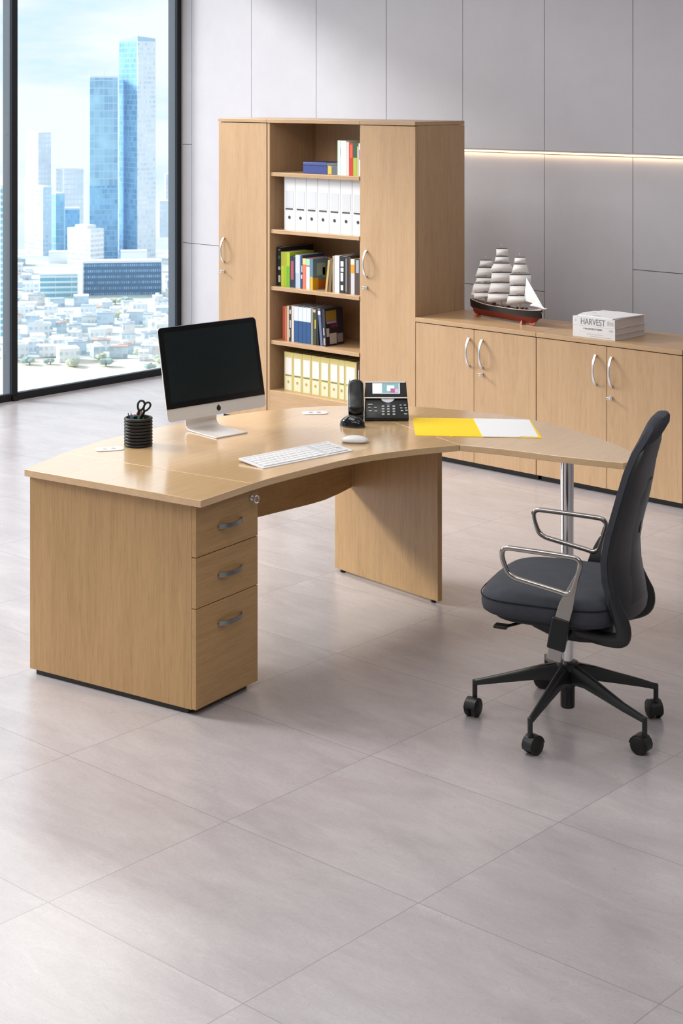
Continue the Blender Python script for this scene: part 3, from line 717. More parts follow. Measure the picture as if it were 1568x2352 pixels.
def pkey(cx_, cy_, w_, h_, m_=None):
    on_low([(cx_-w_/2, cy_-h_/2), (cx_+w_/2, cy_-h_/2), (cx_+w_/2, cy_+h_/2), (cx_-w_/2, cy_+h_/2)], .0022, m_ or keym, 'key', ph)
for i, kx in enumerate((.018, .040, .063)):
    for j, kyy in enumerate((.57, .43, .30, .16)): pkey(kx, kyy, .011, .075, keym if (i+j) % 2 else keym)
pkey(.040, .67, .022, .06, keym2)
for kx, kyy, kw in ((-.036, .66, .020), (-.040, .50, .010), (-.014, .50, .012), (-.036, .33, .012), (-.013, .32, .012), (.092, .62, .008), (.110, .62, .010), (.094, .48, .010), (.114, .48, .010), (.097, .34, .010), (.116, .36, .010), (.112, .18, .014)):
    pkey(kx, kyy, kw, .05)
# cradle and handset
bm = nb(); wedge(bm, -.128, -.064, [(-.002, .003), (-.004, .022), (.088, .132), (.110, .128), (.12, .01)]); obj('cradle', bm, black_plastic, ph, bevel=.006, smooth=True)
bm = nb(); rings = []
for i in range(21):
    t = i/20; P0 = Vector((0, -.008, .030)); P1 = Vector((0, .088, .142)); p = P0+(P1-P0)*t; n_ = Vector((0, -.66, .75)); 
    bulge = .012+.004*math.cos(2*PI*t); wv = .0330*(1-.05*t)*min(1, (min(t, 1-t)*9+.30))**.5
    hv = (.016+.010*abs(2*t-1)**2)*min(1, (min(t, 1-t)*8+.25))**.5
    ring = []
    for k in range(20):
        a = 2*PI*k/20; ca, sa = math.cos(a), math.sin(a)
        ring.append(p+n_*(bulge+hv*(abs(sa)**.8)*(1 if sa > 0 else -1))+Vector((-.096+wv*(abs(ca)**.7)*(1 if ca > 0 else -1), 0, 0)))
    rings.append(ring)
loft(bm, rings); hs = obj('handset', bm, black_plastic, ph, smooth=True)
bm = nb()
slab_path(bm, smooth_path([(-.1285, -.004, .012), (-.1295, .03, .066), (-.1290, .075, .128), (-.122, .100, .150)], 6), .004, .030, (1, 0, 0)); obj('side_trim', bm, trim_m, ph, smooth=True, bevel=.001)
bm = nb(); slab_path(bm, smooth_path([(-.0635, -.004, .024), (-.0635, .04, .078), (-.0640, .085, .135)], 6), .003, .004, (1, 0, 0)); obj('cradle_trim', bm, principled('light_trim', (.6, .62, .65), .3, .4), ph)

# ------------------------------------------------------------------ paper and folder
def sheet(name, label, cat, pts, z0, th, mat):
    bm = nb(); prism(bm, pts, z0, z0+th); o = obj(name, bm, mat); tag(o, label, cat); return o
ym = principled('yellow_card', (.86, .60, .006), .5)
fold = thing('folder', 'open bright yellow card folder on the desk extension', 'folder', (-4.106, 5.293, ZT))
y_l = [(-4.470, 5.336), (-4.232, 5.071), (-4.120, 5.156), (-4.112, 5.150), (-4.105, 5.166), (-4.019, 5.231), (-4.267, 5.493)]
bm = nb(); prism(bm, kd(y_l), ZT+.0003, ZT+.0018); obj('cover', bm, ym, fold, world=True)
y_r = [(-4.267, 5.493), (-4.019, 5.231), (-3.945, 5.287), (-3.838, 5.367), (-3.826, 5.380), (-4.068, 5.634)]
bm = nb(); prism(bm, kd(y_r), ZT+.0003, ZT+.0014); obj('cover', bm, ym, fold, world=True)
wp_ = [(-4.262, 5.492), (-4.012, 5.232), (-3.945, 5.286), (-3.900, 5.322), (-3.898, 5.336), (-3.842, 5.378), (-4.070, 5.628)]
o = sheet('paper_sheet', 'white sheets of paper lying in the right half of the yellow folder', 'paper', kd(wp_), ZT+.0016, .0022, white_paper)

# ------------------------------------------------------------------ pen cup
cup = thing('pen_cup', 'black ribbed pen cup at the left end of the desk', 'pen cup', (-4.873, 4.152, ZT))
bm = nb(); prof = [(.049, 0)]; nR = 9; ch = .112
for i in range(nR):
    z0 = ch*i/nR; hh_ = ch/nR
    for a in (-.9, -.45, 0, .45, .9): prof.append((.0505+.0055*math.cos(a*PI/2*.98), z0+hh_/2+hh_*.44*math.sin(a*PI/2)))
    if i < nR-1: prof.append((.0495, z0+hh_))
prof += [(.049, ch), (.0455, ch-.002), (.0455, .004)]
lathe(bm, prof, 56, cap=True); obj('cup', bm, black_soft, cup, smooth=True)
CX, CY = -4.873, 4.152
Rv = Vector((math.cos(math.radians(42.45)), math.sin(math.radians(42.45)), 0)); Fv = Vector((-Rv.y, Rv.x, 0))
def cpt(r_, f_, z): return Vector((CX, CY, ZT))+Rv*r_+Fv*f_+Vector((0, 0, z))
sc = thing('scissors', 'black handled scissors standing in the ribbed pen cup', 'scissors', tuple(cpt(.015, 0, .006)))
def handle_loop(cr_, cz, tilt, w_, h_):
    pts = []
    for k in range(20):
        a = 2*PI*k/20; x = w_*math.cos(a)*(1+.25*math.sin(a)); zz = h_*math.sin(a)
        pts.append(cpt(cr_+x*math.cos(tilt)+zz*math.sin(tilt), -.004, cz-x*math.sin(tilt)+zz*math.cos(tilt)))
    return pts
bm = nb(); tube(bm, handle_loop(.0105, .156, .28, .0125, .020), .0042, 10, closed=True, ry=.0042); tube(bm, [cpt(.003, -.004, .136), cpt(-.002, 0, .115), cpt(.004, 0, .07)], [.005, .006, .004], 10); obj('handle', bm, black_plastic, sc, world=True, smooth=True)
bm = nb(); tube(bm, handle_loop(.0335, .152, .55, .0105, .0185), .0040, 10, closed=True); tube(bm, [cpt(.024, -.002, .134), cpt(.013, 0, .110), cpt(.006, 0, .07)], [.0045, .006, .004], 10); obj('handle', bm, black_plastic, sc, world=True, smooth=True)
bm = nb(); slab_path(bm, [cpt(.006, .002, .08), cpt(.004, .004, .01)], [.012, .003], .002, tuple(Rv)); obj('blades', bm, steel, sc, world=True)
def stick(name, label, cat, a, b, r, mat, tip=None, parts=None):
    t = thing(name, label, cat, tuple(a)); bm = nb(); tube(bm, [a, b], r, 12); obj('barrel', bm, mat, t, world=True, smooth=True)
    if tip: bm = nb(); d_ = (b-a).normalized(); tube(bm, [b, b+d_*tip[0]], [r*.9, tip[1]], 12); obj('tip', bm, tip[2], t, world=True, smooth=True)
    return t
stick('marker_pen', 'green marker standing in front of the scissors in the pen cup', 'pen', cpt(-.006, -.020, .006), cpt(.0055, -.030, .114), .0048, principled('green_cap', (.008, .20, .085), .35), (.006, .003, principled('green_cap', (.008, .20, .085), .35)))
stick('pen', 'blue pen with a pale tip on the left side of the pen cup', 'pen', cpt(-.020, .0, .006), cpt(-.027, -.012, .124), .0038, principled('blue_pen', (.12, .25, .48), .35), (.012, .001, principled('pale_tip', (.7, .68, .62), .4)))
stick('pen', 'white pen next to the blue pen in the pen cup', 'pen', cpt(-.012, .006, .006), cpt(-.0195, .000, .122), .0034, principled('white_pen', (.62, .63, .70), .35))
stick('pen', 'thin brown pen leaning over the left rim of the pen cup', 'pen', cpt(-.018, .014, .006), cpt(-.041, .006, .126), .0018, principled('brown_pen', (.12, .085, .06), .4))
t = thing('stapler', 'short black flat stapler end in the middle of the pen cup', 'stapler', tuple(cpt(-.006, -.005, .006)))
bm = nb(); slab_path(bm, [cpt(-.004, -.006, .006), cpt(-.005, -.012, .118)], .026, .012, tuple(Rv)); obj('body', bm, black_plastic, t, world=True, bevel=.002)
bm = nb(); slab_path(bm, [cpt(-.003, -.013, .1185), cpt(-.003, -.013, .1205)], .018, .006, tuple(Rv)); obj('edge', bm, principled('red_edge', (.4, .06, .06), .4), t, world=True)
t = thing('note_card', 'pale peach paper card sticking up behind the pens in the cup', 'paper', tuple(cpt(.002, .016, .006)))
bm = nb(); q = [(-.008, .01), (.018, .01), (.018, .118), (.010, .140), (.004, .142), (-.010, .122)]
vs = [bm.verts.new(cpt(a, .016, b)) for a, b in q]; vs2 = [bm.verts.new(cpt(a, .0172, b)) for a, b in q]
bm.faces.new(vs); bm.faces.new(vs2[::-1])
for i in range(6): bm.faces.new((vs[i], vs2[i], vs2[(i+1) % 6], vs[(i+1) % 6]))
obj('card', bm, principled('peach_card', (.80, .66, .48), .6), t, world=True)

# ------------------------------------------------------------------ white books on the low cupboard
ZC = .8122
def text_obj(name, body, size, mat, parent, M, extrude=.0003, sx=1.0):
    cu = bpy.data.curves.new(name, 'FONT'); cu.body = body; cu.size = size; cu.extrude = extrude; cu.align_x = 'CENTER'; cu.align_y = 'CENTER'
    tmp = bpy.data.objects.new(name, cu); C.objects.link(tmp); dg = bpy.context.evaluated_depsgraph_get(); me = bpy.data.meshes.new_from_object(tmp.evaluated_get(dg))
    C.objects.unlink(tmp); bpy.data.objects.remove(tmp)
    me.transform(M @ Matrix.Diagonal((sx, 1, 1, 1))); me.materials.clear(); me.materials.append(mat)
    o = bpy.data.objects.new(name, me); C.objects.link(o); o.parent = parent; return o
FACE = Matrix(((1, 0, 0, 0), (0, 0, 1, 0), (0, 1, 0, 0), (0, 0, 0, 1)))   # text xy -> xz, facing -y
FACE = Matrix.Rotation(PI/2, 4, 'X')
white_cover = principled('white_book_cover', (.68, .66, .66), .35); inkg = principled('grey_ink', (.16, .16, .17), .5); inkl = principled('pale_ink', (.50, .48, .48), .5)
page_w = principled('white_book_pages', (.66, .60, .57), .8)
def flat_book(label, x0, x1, y0, y1, z0, h, txt=None):
    t = thing('book', label, 'book', ((x0+x1)/2, y0, z0), 0, 'white books stacked on the low cupboard'); a, b = -(x1-x0)/2, (x1-x0)/2; d = y1-y0; c = .0025
    bm = nb(); box(bm, a, b, 0, c, 0, h); box(bm, a, b, c, d, 0, c); box(bm, a, b, c, d, h-c, h); obj('cover', bm, white_cover, t, bevel=.0008)
    bm = nb(); box(bm, a+.003, b-.004, c, d-.004, c, h-c); obj('pages', bm, page_w, t)
    return t
bx0, bx1, by0, by1 = -4.985, -4.718, 7.292, 7.585
b1 = flat_book('white book at the bottom of the stack on the low cupboard', bx0, bx1, by0, by1, ZC, .030)
b2 = flat_book('white book in the middle of the stack on the low cupboard', bx0, bx1, by0, by1+.004, ZC+.0302, .032)
b3 = flat_book('thick white book with large grey capitals, under the white booklet', bx0, bx1-.001, by0-.001, by1, ZC+.0624, .047)
text_obj('title', 'HARVEST', .047, inkg, b3, Matrix.Translation((-.005, -.0006, .022)) @ FACE, sx=.80)
def dashes(par, x0, x1, z, hgt, mat, n, seed, nm='small_print'):
    r = random.Random(seed); bm = nb(); x = x0; st = (x1-x0)/n
    for i in range(n):
        box(bm, x, x+st*r.uniform(.45, .8), -.0006, .0001, z-hgt/2*r.uniform(.6, 1), z+hgt/2*r.uniform(.6, 1)); x += st
    obj(nm, bm, mat, par)
dashes(b2, -.065, .055, .018, .011, inkg, 13, 3); dashes(b2, .095, .125, .018, .016, inkl, 5, 4)
dashes(b3, .085, .128, .024, .026, inkl, 8, 5); dashes(b3, -.118, -.108, .026, .014, inkl, 1, 6)
dashes(b1, -.045, .060, .021, .006, inkl, 12, 8); dashes(b1, -.025, .110, .010, .005, inkl, 16, 9)
t = thing('booklet', 'thin white booklet lying askew on top of the white book stack', 'booklet', (-4.86, 7.42, ZC+.1096), math.radians(-4))
bm = nb(); prism(bm, [(-.125, -.045), (-.095, -.118), (.138, -.122), (.150, .125), (-.02, .135), (-.125, .06)], 0, .006); obj('cover', bm, white_paper, t, bevel=.001)
bm = nb(); prism(bm, [(-.02, -.095), (.03, -.095), (.03, -.075), (-.02, -.075)], .006, .0066); prism(bm, [(-.08, -.02), (-.055, -.02), (-.055, .0), (-.08, .0)], .006, .0064); obj('cover_print', bm, inkl, t)

# ------------------------------------------------------------------ model ship
ship = thing('model_ship', 'three-masted model sailing ship with a black and red hull on the low cupboard', 'model ship', (-5.578, 7.480, ZC), math.radians(-11))
hull_b = principled('hull_black', (.006, .004, .004), .4, 0, .3); hull_r = principled('hull_red', (.15, .014, .006), .45, 0, .3); stand_m = principled('stand_red_brown', (.36, .08, .04), .4)
sail_m = principled('sail_cloth', (.80, .78, .77), .8); rig_m = principled('yard_grey', (.09, .08, .08), .5); mast_m = principled('mast_wood', (.42, .24, .14), .45); rail_m = principled('pale_rail', (.52, .42, .36), .5)
LS = .605
def sec(t):
    """hull half width, keel z, waterline z, deck z at t in 0 (stern) .. 1 (bow)"""
    wv = .034*(1-abs(2*t-1.02)**2.8)**.6 if abs(2*t-1.02) < 1 else .001
    keel = .013 if .04 < t < .93 else .013+.03*max(0, (t-.93)/.07)**1.2+(.02*max(0, (.04-t)/.04))
    deck = .084+.020*max(0, (.35-t)/.35)**1.6+.012*max(0, (t-.65)/.35)**1.6
    return max(wv, .0012), keel, .052+.006*max(0, (.2-t)/.2), deck
upper, lower = [], []
for i in range(25):
    t = i/24; x = -LS/2+LS*t; wv, k_, wl, dk = sec(t)
    xl = -LS/2*.90+LS*.91*t
    lower.append([(xl, 0.0015, k_), (xl, wv*.55, k_+(wl-k_)*.45), (xl+(x-xl)*.8, wv*.9, wl), (xl+(x-xl)*.8, -wv*.9, wl), (xl, -wv*.55, k_+(wl-k_)*.45), (xl, -.0015, k_)])
    xa = xl+(x-xl)*.8
    upper.append([(xa, wv*.9, wl), (x, wv, dk), (x, -wv, dk), (xa, -wv*.9, wl)])
bm = nb(); loft(bm, lower); obj('lower_hull', bm, hull_r, ship, smooth=True)
bm = nb(); loft(bm, upper); up_h = obj('upper_hull', bm, hull_b, ship, smooth=True)
bm = nb()
for s in (-1, 1): tube(bm, [(-LS/2+LS*i/24, s*sec(i/24)[0], sec(i/24)[3]+.001) for i in range(25)], .0022, 6)
obj('rail', bm, rail_m, ship)
bm = nb(); box(bm, .14, .152, -.016, .016, .086, .096); box(bm, .165, .18, -.010, .010, .088, .097); box(bm, -.03, .03, -.014, .014, .084, .092); box(bm, -.11, -.09, -.014, .014, .086, .097); box(bm, .09, .105, -.01, .01, .084, .094); obj('deck_houses', bm, principled('deck_wood', (.10, .045, .02), .5), ship, bevel=.001)
bm = nb(); tube(bm, [(LS/2-.03, 0, .098), (LS/2+.045, 0, .112)], [.003, .0015], 8); obj('bowsprit', bm, rail_m, ship)
bm = nb(); tube(bm, [(LS/2-.006, 0, .094), (LS/2+.012, -.002, .06)], .0012, 6); obj('stay', bm, rail_m, ship)
# rudder-like plate at the bow end of the keel and the two stand blocks
bm = nb(); prism(bm, [(.225+.02*math.cos(a)*1.5, .022+.017*math.sin(a)) for a in [2*PI*k/20 for k in range(20)]], -.003, .003); upright(bm); obj('keel_plate', bm, principled('orange_red', (.33, .065, .03), .4), ship)
for x0 in (-.235, .150):
    bm = nb(); loft(bm, [[(x0-.009, -.018, 0), (x0+.009, -.018, 0), (x0+.009, .018, 0), (x0-.009, .018, 0)], [(x0-.005, -.012, .022), (x0+.005, -.012, .022), (x0+.005, .012, .022), (x0-.005, .012, .022)]]); obj('stand_foot', bm, stand_m, ship, bevel=.001)
MX = {'m': -.165, 'M': -.030, 'F': .122}
mast_h = {'m': .345, 'M': .425, 'F': .385}
YA = math.radians(53); yd = Vector((math.cos(YA), math.sin(YA), 0)); yn = Vector((math.sin(YA), -math.cos(YA), 0))
for k_, x in MX.items():
    bm = nb(); tube(bm, [(x, 0, .07), (x, 0, mast_h[k_]*.55), (x, 0, mast_h[k_])], [.0045, .0032, .0012], 8); obj('mast', bm, mast_m, ship, smooth=True)
    bm = nb(); bmesh.ops.create_uvsphere(bm, u_segments=8, v_segments=6, radius=.0028, matrix=Matrix.Translation((x, 0, mast_h[k_]+.012))); tube(bm, [(x, 0, mast_h[k_]), (x, 0, mast_h[k_]+.012)], .0006, 5); obj('mast_finial', bm, white_plastic, ship)
def sail(x, off, z0, z1, wt, wb_, bul):
    bm = nb(); n = 8; g_ = []
    for j in range(n+1):
        v = j/n; row = []; wv = wb_+(wt-wb_)*v
        for i in range(n+1):
            u = i/n-.5; b_ = bul*math.sin(PI*min(1, max(0, v*.9+.05)))**.8*(math.cos(PI*u*.85))
            hem = .007*(1-v)*(1-4*u*u)
            p = Vector((x, 0, 0))+yd*(off+u*wv*1.12)+yn*(b_+.003)+Vector((0, 0, z0+(z1-z0)*v+hem)); row.append(p)
        g_.append(row)
    F_ = [[bm.verts.new(p) for p in r] for r in g_]; Bk = [[bm.verts.new(p-yn*.0012) for p in r] for r in g_]
    for j in range(n):
        for i in range(n):
            bm.faces.new((F_[j][i], F_[j][i+1], F_[j+1][i+1], F_[j+1][i])); bm.faces.new((Bk[j][i], Bk[j+1][i], Bk[j+1][i+1], Bk[j][i+1]))
    for j in range(n):
        bm.faces.new((F_[j][0], F_[j+1][0], Bk[j+1][0], Bk[j][0])); bm.faces.new((F_[j][n], Bk[j][n], Bk[j+1][n], F_[j+1][n]))
        bm.faces.new((F_[0][j], Bk[0][j], Bk[0][j+1], F_[0][j+1])); bm.faces.new((F_[n][j], F_[n][j+1], Bk[n][j+1], Bk[n][j]))
    s_ = obj('sail', bm, sail_m, ship, smooth=True)
    bm = nb(); tube(bm, [Vector((x, 0, z1+.002))+yd*(off-wt*.54), Vector((x, 0, z1+.002))+yd*(off+wt*.54)], .0026, 8); obj('yard', bm, rig_m, s_)
W_ = 1/408.0
for (mk, rows_) in {'m': [(.300, .334, 25, 30), (.243, .292, 34, 46), (.205, .232, 40, 48), (.152, .200, 52, 62), (.112, .148, 52, 52)],
                    'M': [(.372, .412, 24, 24), (.336, .367, 26, 32), (.280, .328, 34, 56), (.224, .274, 42, 48), (.160, .216, 46, 58), (.108, .156, 58, 62)],
                    'F': [(.342, .374, 22, 24), (.288, .336, 26, 36), (.222, .276, 44, 44), (.166, .214, 42, 44), (.112, .158, 50, 58)]}.items():
    for (z0, z1, wt, wb_) in rows_: sail(MX[mk], .003, z0, z1, wt*W_, wb_*W_, .022+.012*(wt/60))
def tri(name, pts, bul, n=7):
    bm = nb(); P = [Vector(p) for p in pts]; nn = Vector((0, -1, 0)); rows2 = []
    for j in range(n+1):
        row = []
        for i in range(n+1-j):
            a = i/n; b = j/n; c = 1-a-b; p = P[0]*c+P[1]*a+P[2]*b+nn*bul*27*a*b*c*.5; row.append(p)
        rows2.append(row)
    for sgn in (0, 1):
        V_ = [[bm.verts.new(p+Vector((0, .0012*sgn, 0))) for p in r] for r in rows2]
        for j in range(n):
            for i in range(n-j):
                bm.faces.new((V_[j][i], V_[j][i+1], V_[j+1][i]))
                if i < n-j-1: bm.faces.new((V_[j][i+1], V_[j+1][i+1], V_[j+1][i]))
    obj(name, bm, sail_m, ship, smooth=True)
tri('jib', [(.160, 0, .145), (.310, 0, .118), (.178, 0, .266)], .02)
tri('jib', [(.208, -.004, .114), (.338, -.004, .106), (.262, -.004, .146)], .012)
tri('staysail', [(.165, .002, .136), (.295, .002, .118), (.230, .002, .19)], .012)
tri('spanker_sail', [(-.297, 0, .125), (-.185, 0, .110), (-.185, 0, .225)], .012)

# ------------------------------------------------------------------ office chair
TH = math.radians(200)
ch = thing('office_chair', 'charcoal fabric swivel chair with metal loop armrests and black star base', 'chair', (-3.152, 4.58, 0), TH)
# seat cushion
def superell(a, b, n_, e=3.2):
    out = []
    for k in range(n_):
        t = 2*PI*k/n_; c_, s_ = math.cos(t), math.sin(t)
        out.append((a*abs(c_)**(2/e)*(1 if c_ > 0 else -1), b*abs(s_)**(2/e)*(1 if s_ > 0 else -1)))
    return out
bm = nb(); rings = []
for (s, z_) in ((.86, .400), (.945, .402), (.985, .410), (1.0, .424), (1.003, .440), (1.0, .4565), (.985, .468), (.955, .480), (.89, .489), (.78, .494), (.55, .496), (.25, .496)):
    ring = []
    for (x, y) in superell(.235*s, .238*s, 72, 4.2):
        dip = -.012*max(0, (x/.235))**3 if z_ > .45 else (-.010*max(0, -x/.235) if z_ < .43 else 0)
        ring.append((x+.030, y, z_+dip))
    rings.append(ring)
loft(bm, rings); seat = obj('seat', bm, seat_fabric, ch, smooth=True)
bm = nb(); tube(bm, [(x+.030, y, .4565) for (x, y) in superell(.2365, .2395, 72, 4.2)], .0018, 6, closed=True); obj('piping', bm, principled('piping', (.012, .016, .020), .9, 0, .1), seat, smooth=True)
bm = nb(); prism(bm, [(x+.03, y) for x, y in superell(.205, .205, 48)], .380, .404); obj('seat_pan', bm, black_plastic, ch, bevel=.004, smooth=True)
bm = nb(); rings = []
for (x, wv, z0, z1) in ((.150, .05, .350, .380), (.10, .075, .330, .380), (.02, .085, .305, .380), (-.06, .085, .302, .380), (-.13, .08, .306, .378), (-.17, .07, .318, .372)):
    rings.append([(x, -wv, z0), (x, wv, z0), (x, wv, z1), (x, -wv, z1)])
loft(bm, rings); obj('tilt_mechanism', bm, black_plastic, ch, bevel=.01, smooth=True, bseg=3)
bm = nb(); tube(bm, [(.10, .12, .368), (.135, .17, .366), (.155, .20, .366)], .005, 10); box(bm, .150, .195, .185, .22, .360, .370); obj('height_lever', bm, black_plastic, ch, bevel=.002, smooth=True)
# back
prof = [(1.068, -.296, .045, .020), (1.064, -.290, .078, .040), (1.052, -.282, .102, .052), (1.03, -.272, .122, .058), (1.00, -.258, .138, .058), (.96, -.238, .152, .054), (.90, -.218, .170, .050), (.83, -.200, .186, .048), (.76, -.182, .198, .048), (.69, -.164, .206, .048), (.62, -.152, .208, .048), (.55, -.156, .205, .048), (.48, -.172, .196, .044), (.43, -.188, .184, .034), (.415, -.194, .170, .02)]
def back_ring(z_, xf, hw_, th_, f0, f1, conc, n_=14, fz=.22, rz=0.0):
    """closed ring: front edge then rear edge between depths f0..f1 of thickness"""
    fr, rr_ = [], []
    for i in range(n_+1):
        u = -1+2*i/n_; e = (1-abs(u)**3.5); base = xf-conc*(1-u*u)
        tp = 1-max(e, .02)**.5
        fr.append((base-fz*th_*tp, u*hw_, z_)); rr_.append((base-th_*f1+rz*th_*tp, u*hw_, z_))
    return fr+rr_[::-1]
def cz(z_): return min(1, max(.12, (1.06-z_)/.25))
rows = []
for z_, xf, hw_, th_ in prof:
    k = min(1, max(0, (z_-.93)/.10)); f1 = .62+.38*k
    ring = back_ring(z_, xf, hw_, th_, 0, f1, .028*cz(z_), fz=.22+.15*k, rz=.36*k)
    rows.append(ring)
loft(bm_ := nb(), rows); obj('backrest', bm_, seat_fabric, ch, smooth=True)
sp = [(1.000, -.259, .112, .050), (.985, -.251, .134, .055)]+prof[5:]
bm = nb(); loft(bm, [back_ring(z_, xf-th_*.52, hw_*.985, (.006, .018)[i] if i < 2 else .026, 0, 1.0, .030*cz(z_), fz=0, rz=.30) for i, (z_, xf, hw_, th_) in enumerate(sp)]); obj('back_shell', bm, dark_shell, ch, smooth=True)
# raised spine panel on the rear of the shell
bm = nb(); rings = []
for (z_, hw_) in ((.85, .05), (.80, .085), (.76, .10), (.70, .095), (.62, .085), (.54, .10), (.46, .12)):
    # interpolate the profile
    for (za, xa, _, ta), (zb_, xb, _, tb) in zip(prof, prof[1:]):
        if za >= z_ >= zb_: f_ = (za-z_)/(za-zb_); xf = xa+(xb-xa)*f_; th_ = ta+(tb-ta)*f_
    ring = []
    for i in range(9):
        u = -1+2*i/8; uu = u*hw_/.205; ring.append((xf-th_*.52-.030*cz(z_)*(1-uu*uu)-.0235-.005*(1-u*u), u*hw_, z_))
    rings.append(ring+[(p[0]+.012, p[1], p[2]) for p in ring[::-1]])
loft(bm, rings); obj('spine_panel', bm, black_plastic, ch, smooth=True)
bm = nb(); slab_path(bm, [(-.249, 0, .710), (-.243, 0, .668)], .022, .010, (0, 1, 0)); obj('lumbar_slot', bm, black_gloss, ch, bevel=.004)
# back carrier: two thick arms running down, then forward under the seat
for s in (-1, 1):
    bm = nb()
    P = smooth_path([(-.190, s*.188, .520), (-.212, s*.190, .46), (-.232, s*.188, .405), (-.226, s*.178, .366), (-.185, s*.155, .350), (-.12, s*.118, .342), (-.06, s*.08, .340)], 6)
    rr_ = [.014+.012*min(1, i/10) for i in range(len(P))]
    tube(bm, P, rr_, 14, ry=[x*.72 for x in rr_], up=(1, 0, 1)); obj('back_carrier', bm, dark_shell, ch, smooth=True)
# armrests
arm_m = warm_metal
for s in (1, -1):
    y = s*.252
    loop = [(.152, .600), (.155, .618), (.152, .632), (.140, .640), (.120, .641), (.02, .638), (-.070, .634), (-.092, .631), (-.104, .622), (-.106, .608), (-.100, .585), (-.084, .534), (-.074, .518), (-.056, .513), (-.03, .519), (.09, .541), (.116, .548), (.132, .558), (.142, .574)]
    if s < 0: loop = [(x+.035, z_) for x, z_ in loop]; dxs = .035
    else: dxs = 0
    bm = nb(); tube(bm, smooth_path([(x, y, z_) for x, z_ in loop], 5, closed=True), .0085, 12, closed=True); ar = obj('armrest', bm, arm_m, ch, smooth=True)
    bm = nb(); pts = smooth_path([(-.096+dxs, y, .575), (-.076+dxs, y, .520), (-.056+dxs*.8, y, .46), (-.036+dxs*.5, y*1.0, .38), (-.018+dxs*.3, y*.99, .292)], 5)
    slab_path(bm, pts, [.013+.035*min(1, i/9) for i in range(len(pts))], .009, (1, 0, .2)); obj('arm_stem', bm, arm_m, ar, bevel=.002, smooth=True)
    bm = nb(); slab_path(bm, [(-.046+dxs*.6, y, .432), (-.036+dxs*.5, y, .385), (-.026+dxs*.3, y, .330)], .060, .022, (1, 0, .2)); slab_path(bm, [(-.030+dxs*.3, y-s*.01, .345), (-.020, s*.10, .345)], .045, .018, (1, 0, 0))
    obj('arm_bracket', bm, black_plastic, ch, bevel=.005, smooth=True, bseg=3)
# column and star base
bm = nb(); lathe(bm, [(.018, .19), (.018, .32)], 28); obj('gas_lift', bm, chrome, ch, smooth=True)
bm = nb(); lathe(bm, [(.022, .052), (.0245, .056), (.0245, .14), (.0245, .16)], 28); obj('column_tube', bm, black_gloss, ch, smooth=True)
bm = nb(); lathe(bm, [(.028, .125), (.034, .14), (.040, .195), (.036, .205), (.026, .207)], 32); obj('hub', bm, base_metal, ch, smooth=True)
angs = [(-150, .322), (-78, .318), (-9, .345), (48, .312), (138, .325)]
for (a, L_) in angs:
    al = math.radians(a-200); dx, dy = math.cos(al), math.sin(al)
    bm = nb(); rings = []
    for (r, wv, z0, z1) in ((.024, .022, .140, .203), (.09, .0175, .142, .188), (.17, .0145, .128, .163), (.25, .0115, .113, .139), (L_-.012, .0095, .102, .122), (L_, .008, .104, .120)):
        rings.append([(r*dx+s_*wv*k_*dy, r*dy-s_*wv*k_*dx, zz) for s_, zz, k_ in ((-1, z0, 1.0), (1, z0, 1.0), (1, (z0+z1*2)/3, 1), (.45, z1, 1), (-.45, z1, 1), (-1, (z0+z1*2)/3, 1))])
    loft(bm, rings); leg = obj('leg', bm, base_metal, ch, bevel=.003, smooth=True)
    bm = nb(); tube(bm, [(L_*dx-.006*dx, L_*dy-.006*dy, .118), (L_*dx-.006*dx, L_*dy-.006*dy, .058)], .0085, 12); obj('caster_stem', bm, base_metal, leg, smooth=True)
    # twin-wheel caster, trailing
    ca = al+math.radians({-150: 70, -78: 160, -9: 195, 48: 100, 138: 60}[a]); cdx, cdy = math.cos(ca), math.sin(ca)
    c0 = Vector(((L_-.006)*dx+.014*cdx, (L_-.006)*dy+.014*cdy, .029)); ax = Vector((-cdy, cdx, 0))
    bm = nb()
    for s in (-1, 1):
        tube(bm, [c0+ax*s*.006, c0+ax*s*.009, c0+ax*s*.020, c0+ax*s*.0245], [.026, .029, .029, .023], 28)
    cw = obj('caster', bm, black_soft, leg, smooth=True)
    bm = nb(); fw = Vector((cdx, cdy, 0)); rings = []
    for i in range(9):
        a2 = math.radians(-20+i*24); p = c0-fw*.0
        o_ = -fw*math.cos(a2)+Vector((0, 0, math.sin(a2))); r0, r1 = .0295, .0335
        rings.append([c0+o_*r0-ax*.021, c0+o_*r1-ax*.020, c0+o_*r1+ax*.020, c0+o_*r0+ax*.021])
    loft(bm, rings); obj('caster_hood', bm, black_plastic, leg, smooth=True)

# ------------------------------------------------------------------ the city outside
GZ = -117.85
Rw = Vector((.738, .675, 0)); Fw = Vector((-.675, .738, 0))
def uvbox(bm, sx, sy, h, z0=0.0, roof=True):
    uv = bm.loops.layers.uv.verify(); c = [(-sx/2, -sy/2), (sx/2, -sy/2), (sx/2, sy/2), (-sx/2, sy/2)]
    for i in range(4):
        a, b = c[i], c[(i+1) % 4]; L_ = math.hypot(b[0]-a[0], b[1]-a[1])
        f = bm.faces.new([bm.verts.new((a[0], a[1], z0)), bm.verts.new((b[0], b[1], z0)), bm.verts.new((b[0], b[1], z0+h)), bm.verts.new((a[0], a[1], z0+h))])
        for l, u in zip(f.loops, ((0, 0), (L_, 0), (L_, h), (0, h))): l[uv].uv = u
    f = bm.faces.new([bm.verts.new((p[0], p[1], z0+h)) for p in c])
    for l in f.loops: l[uv].uv = (0, 0)
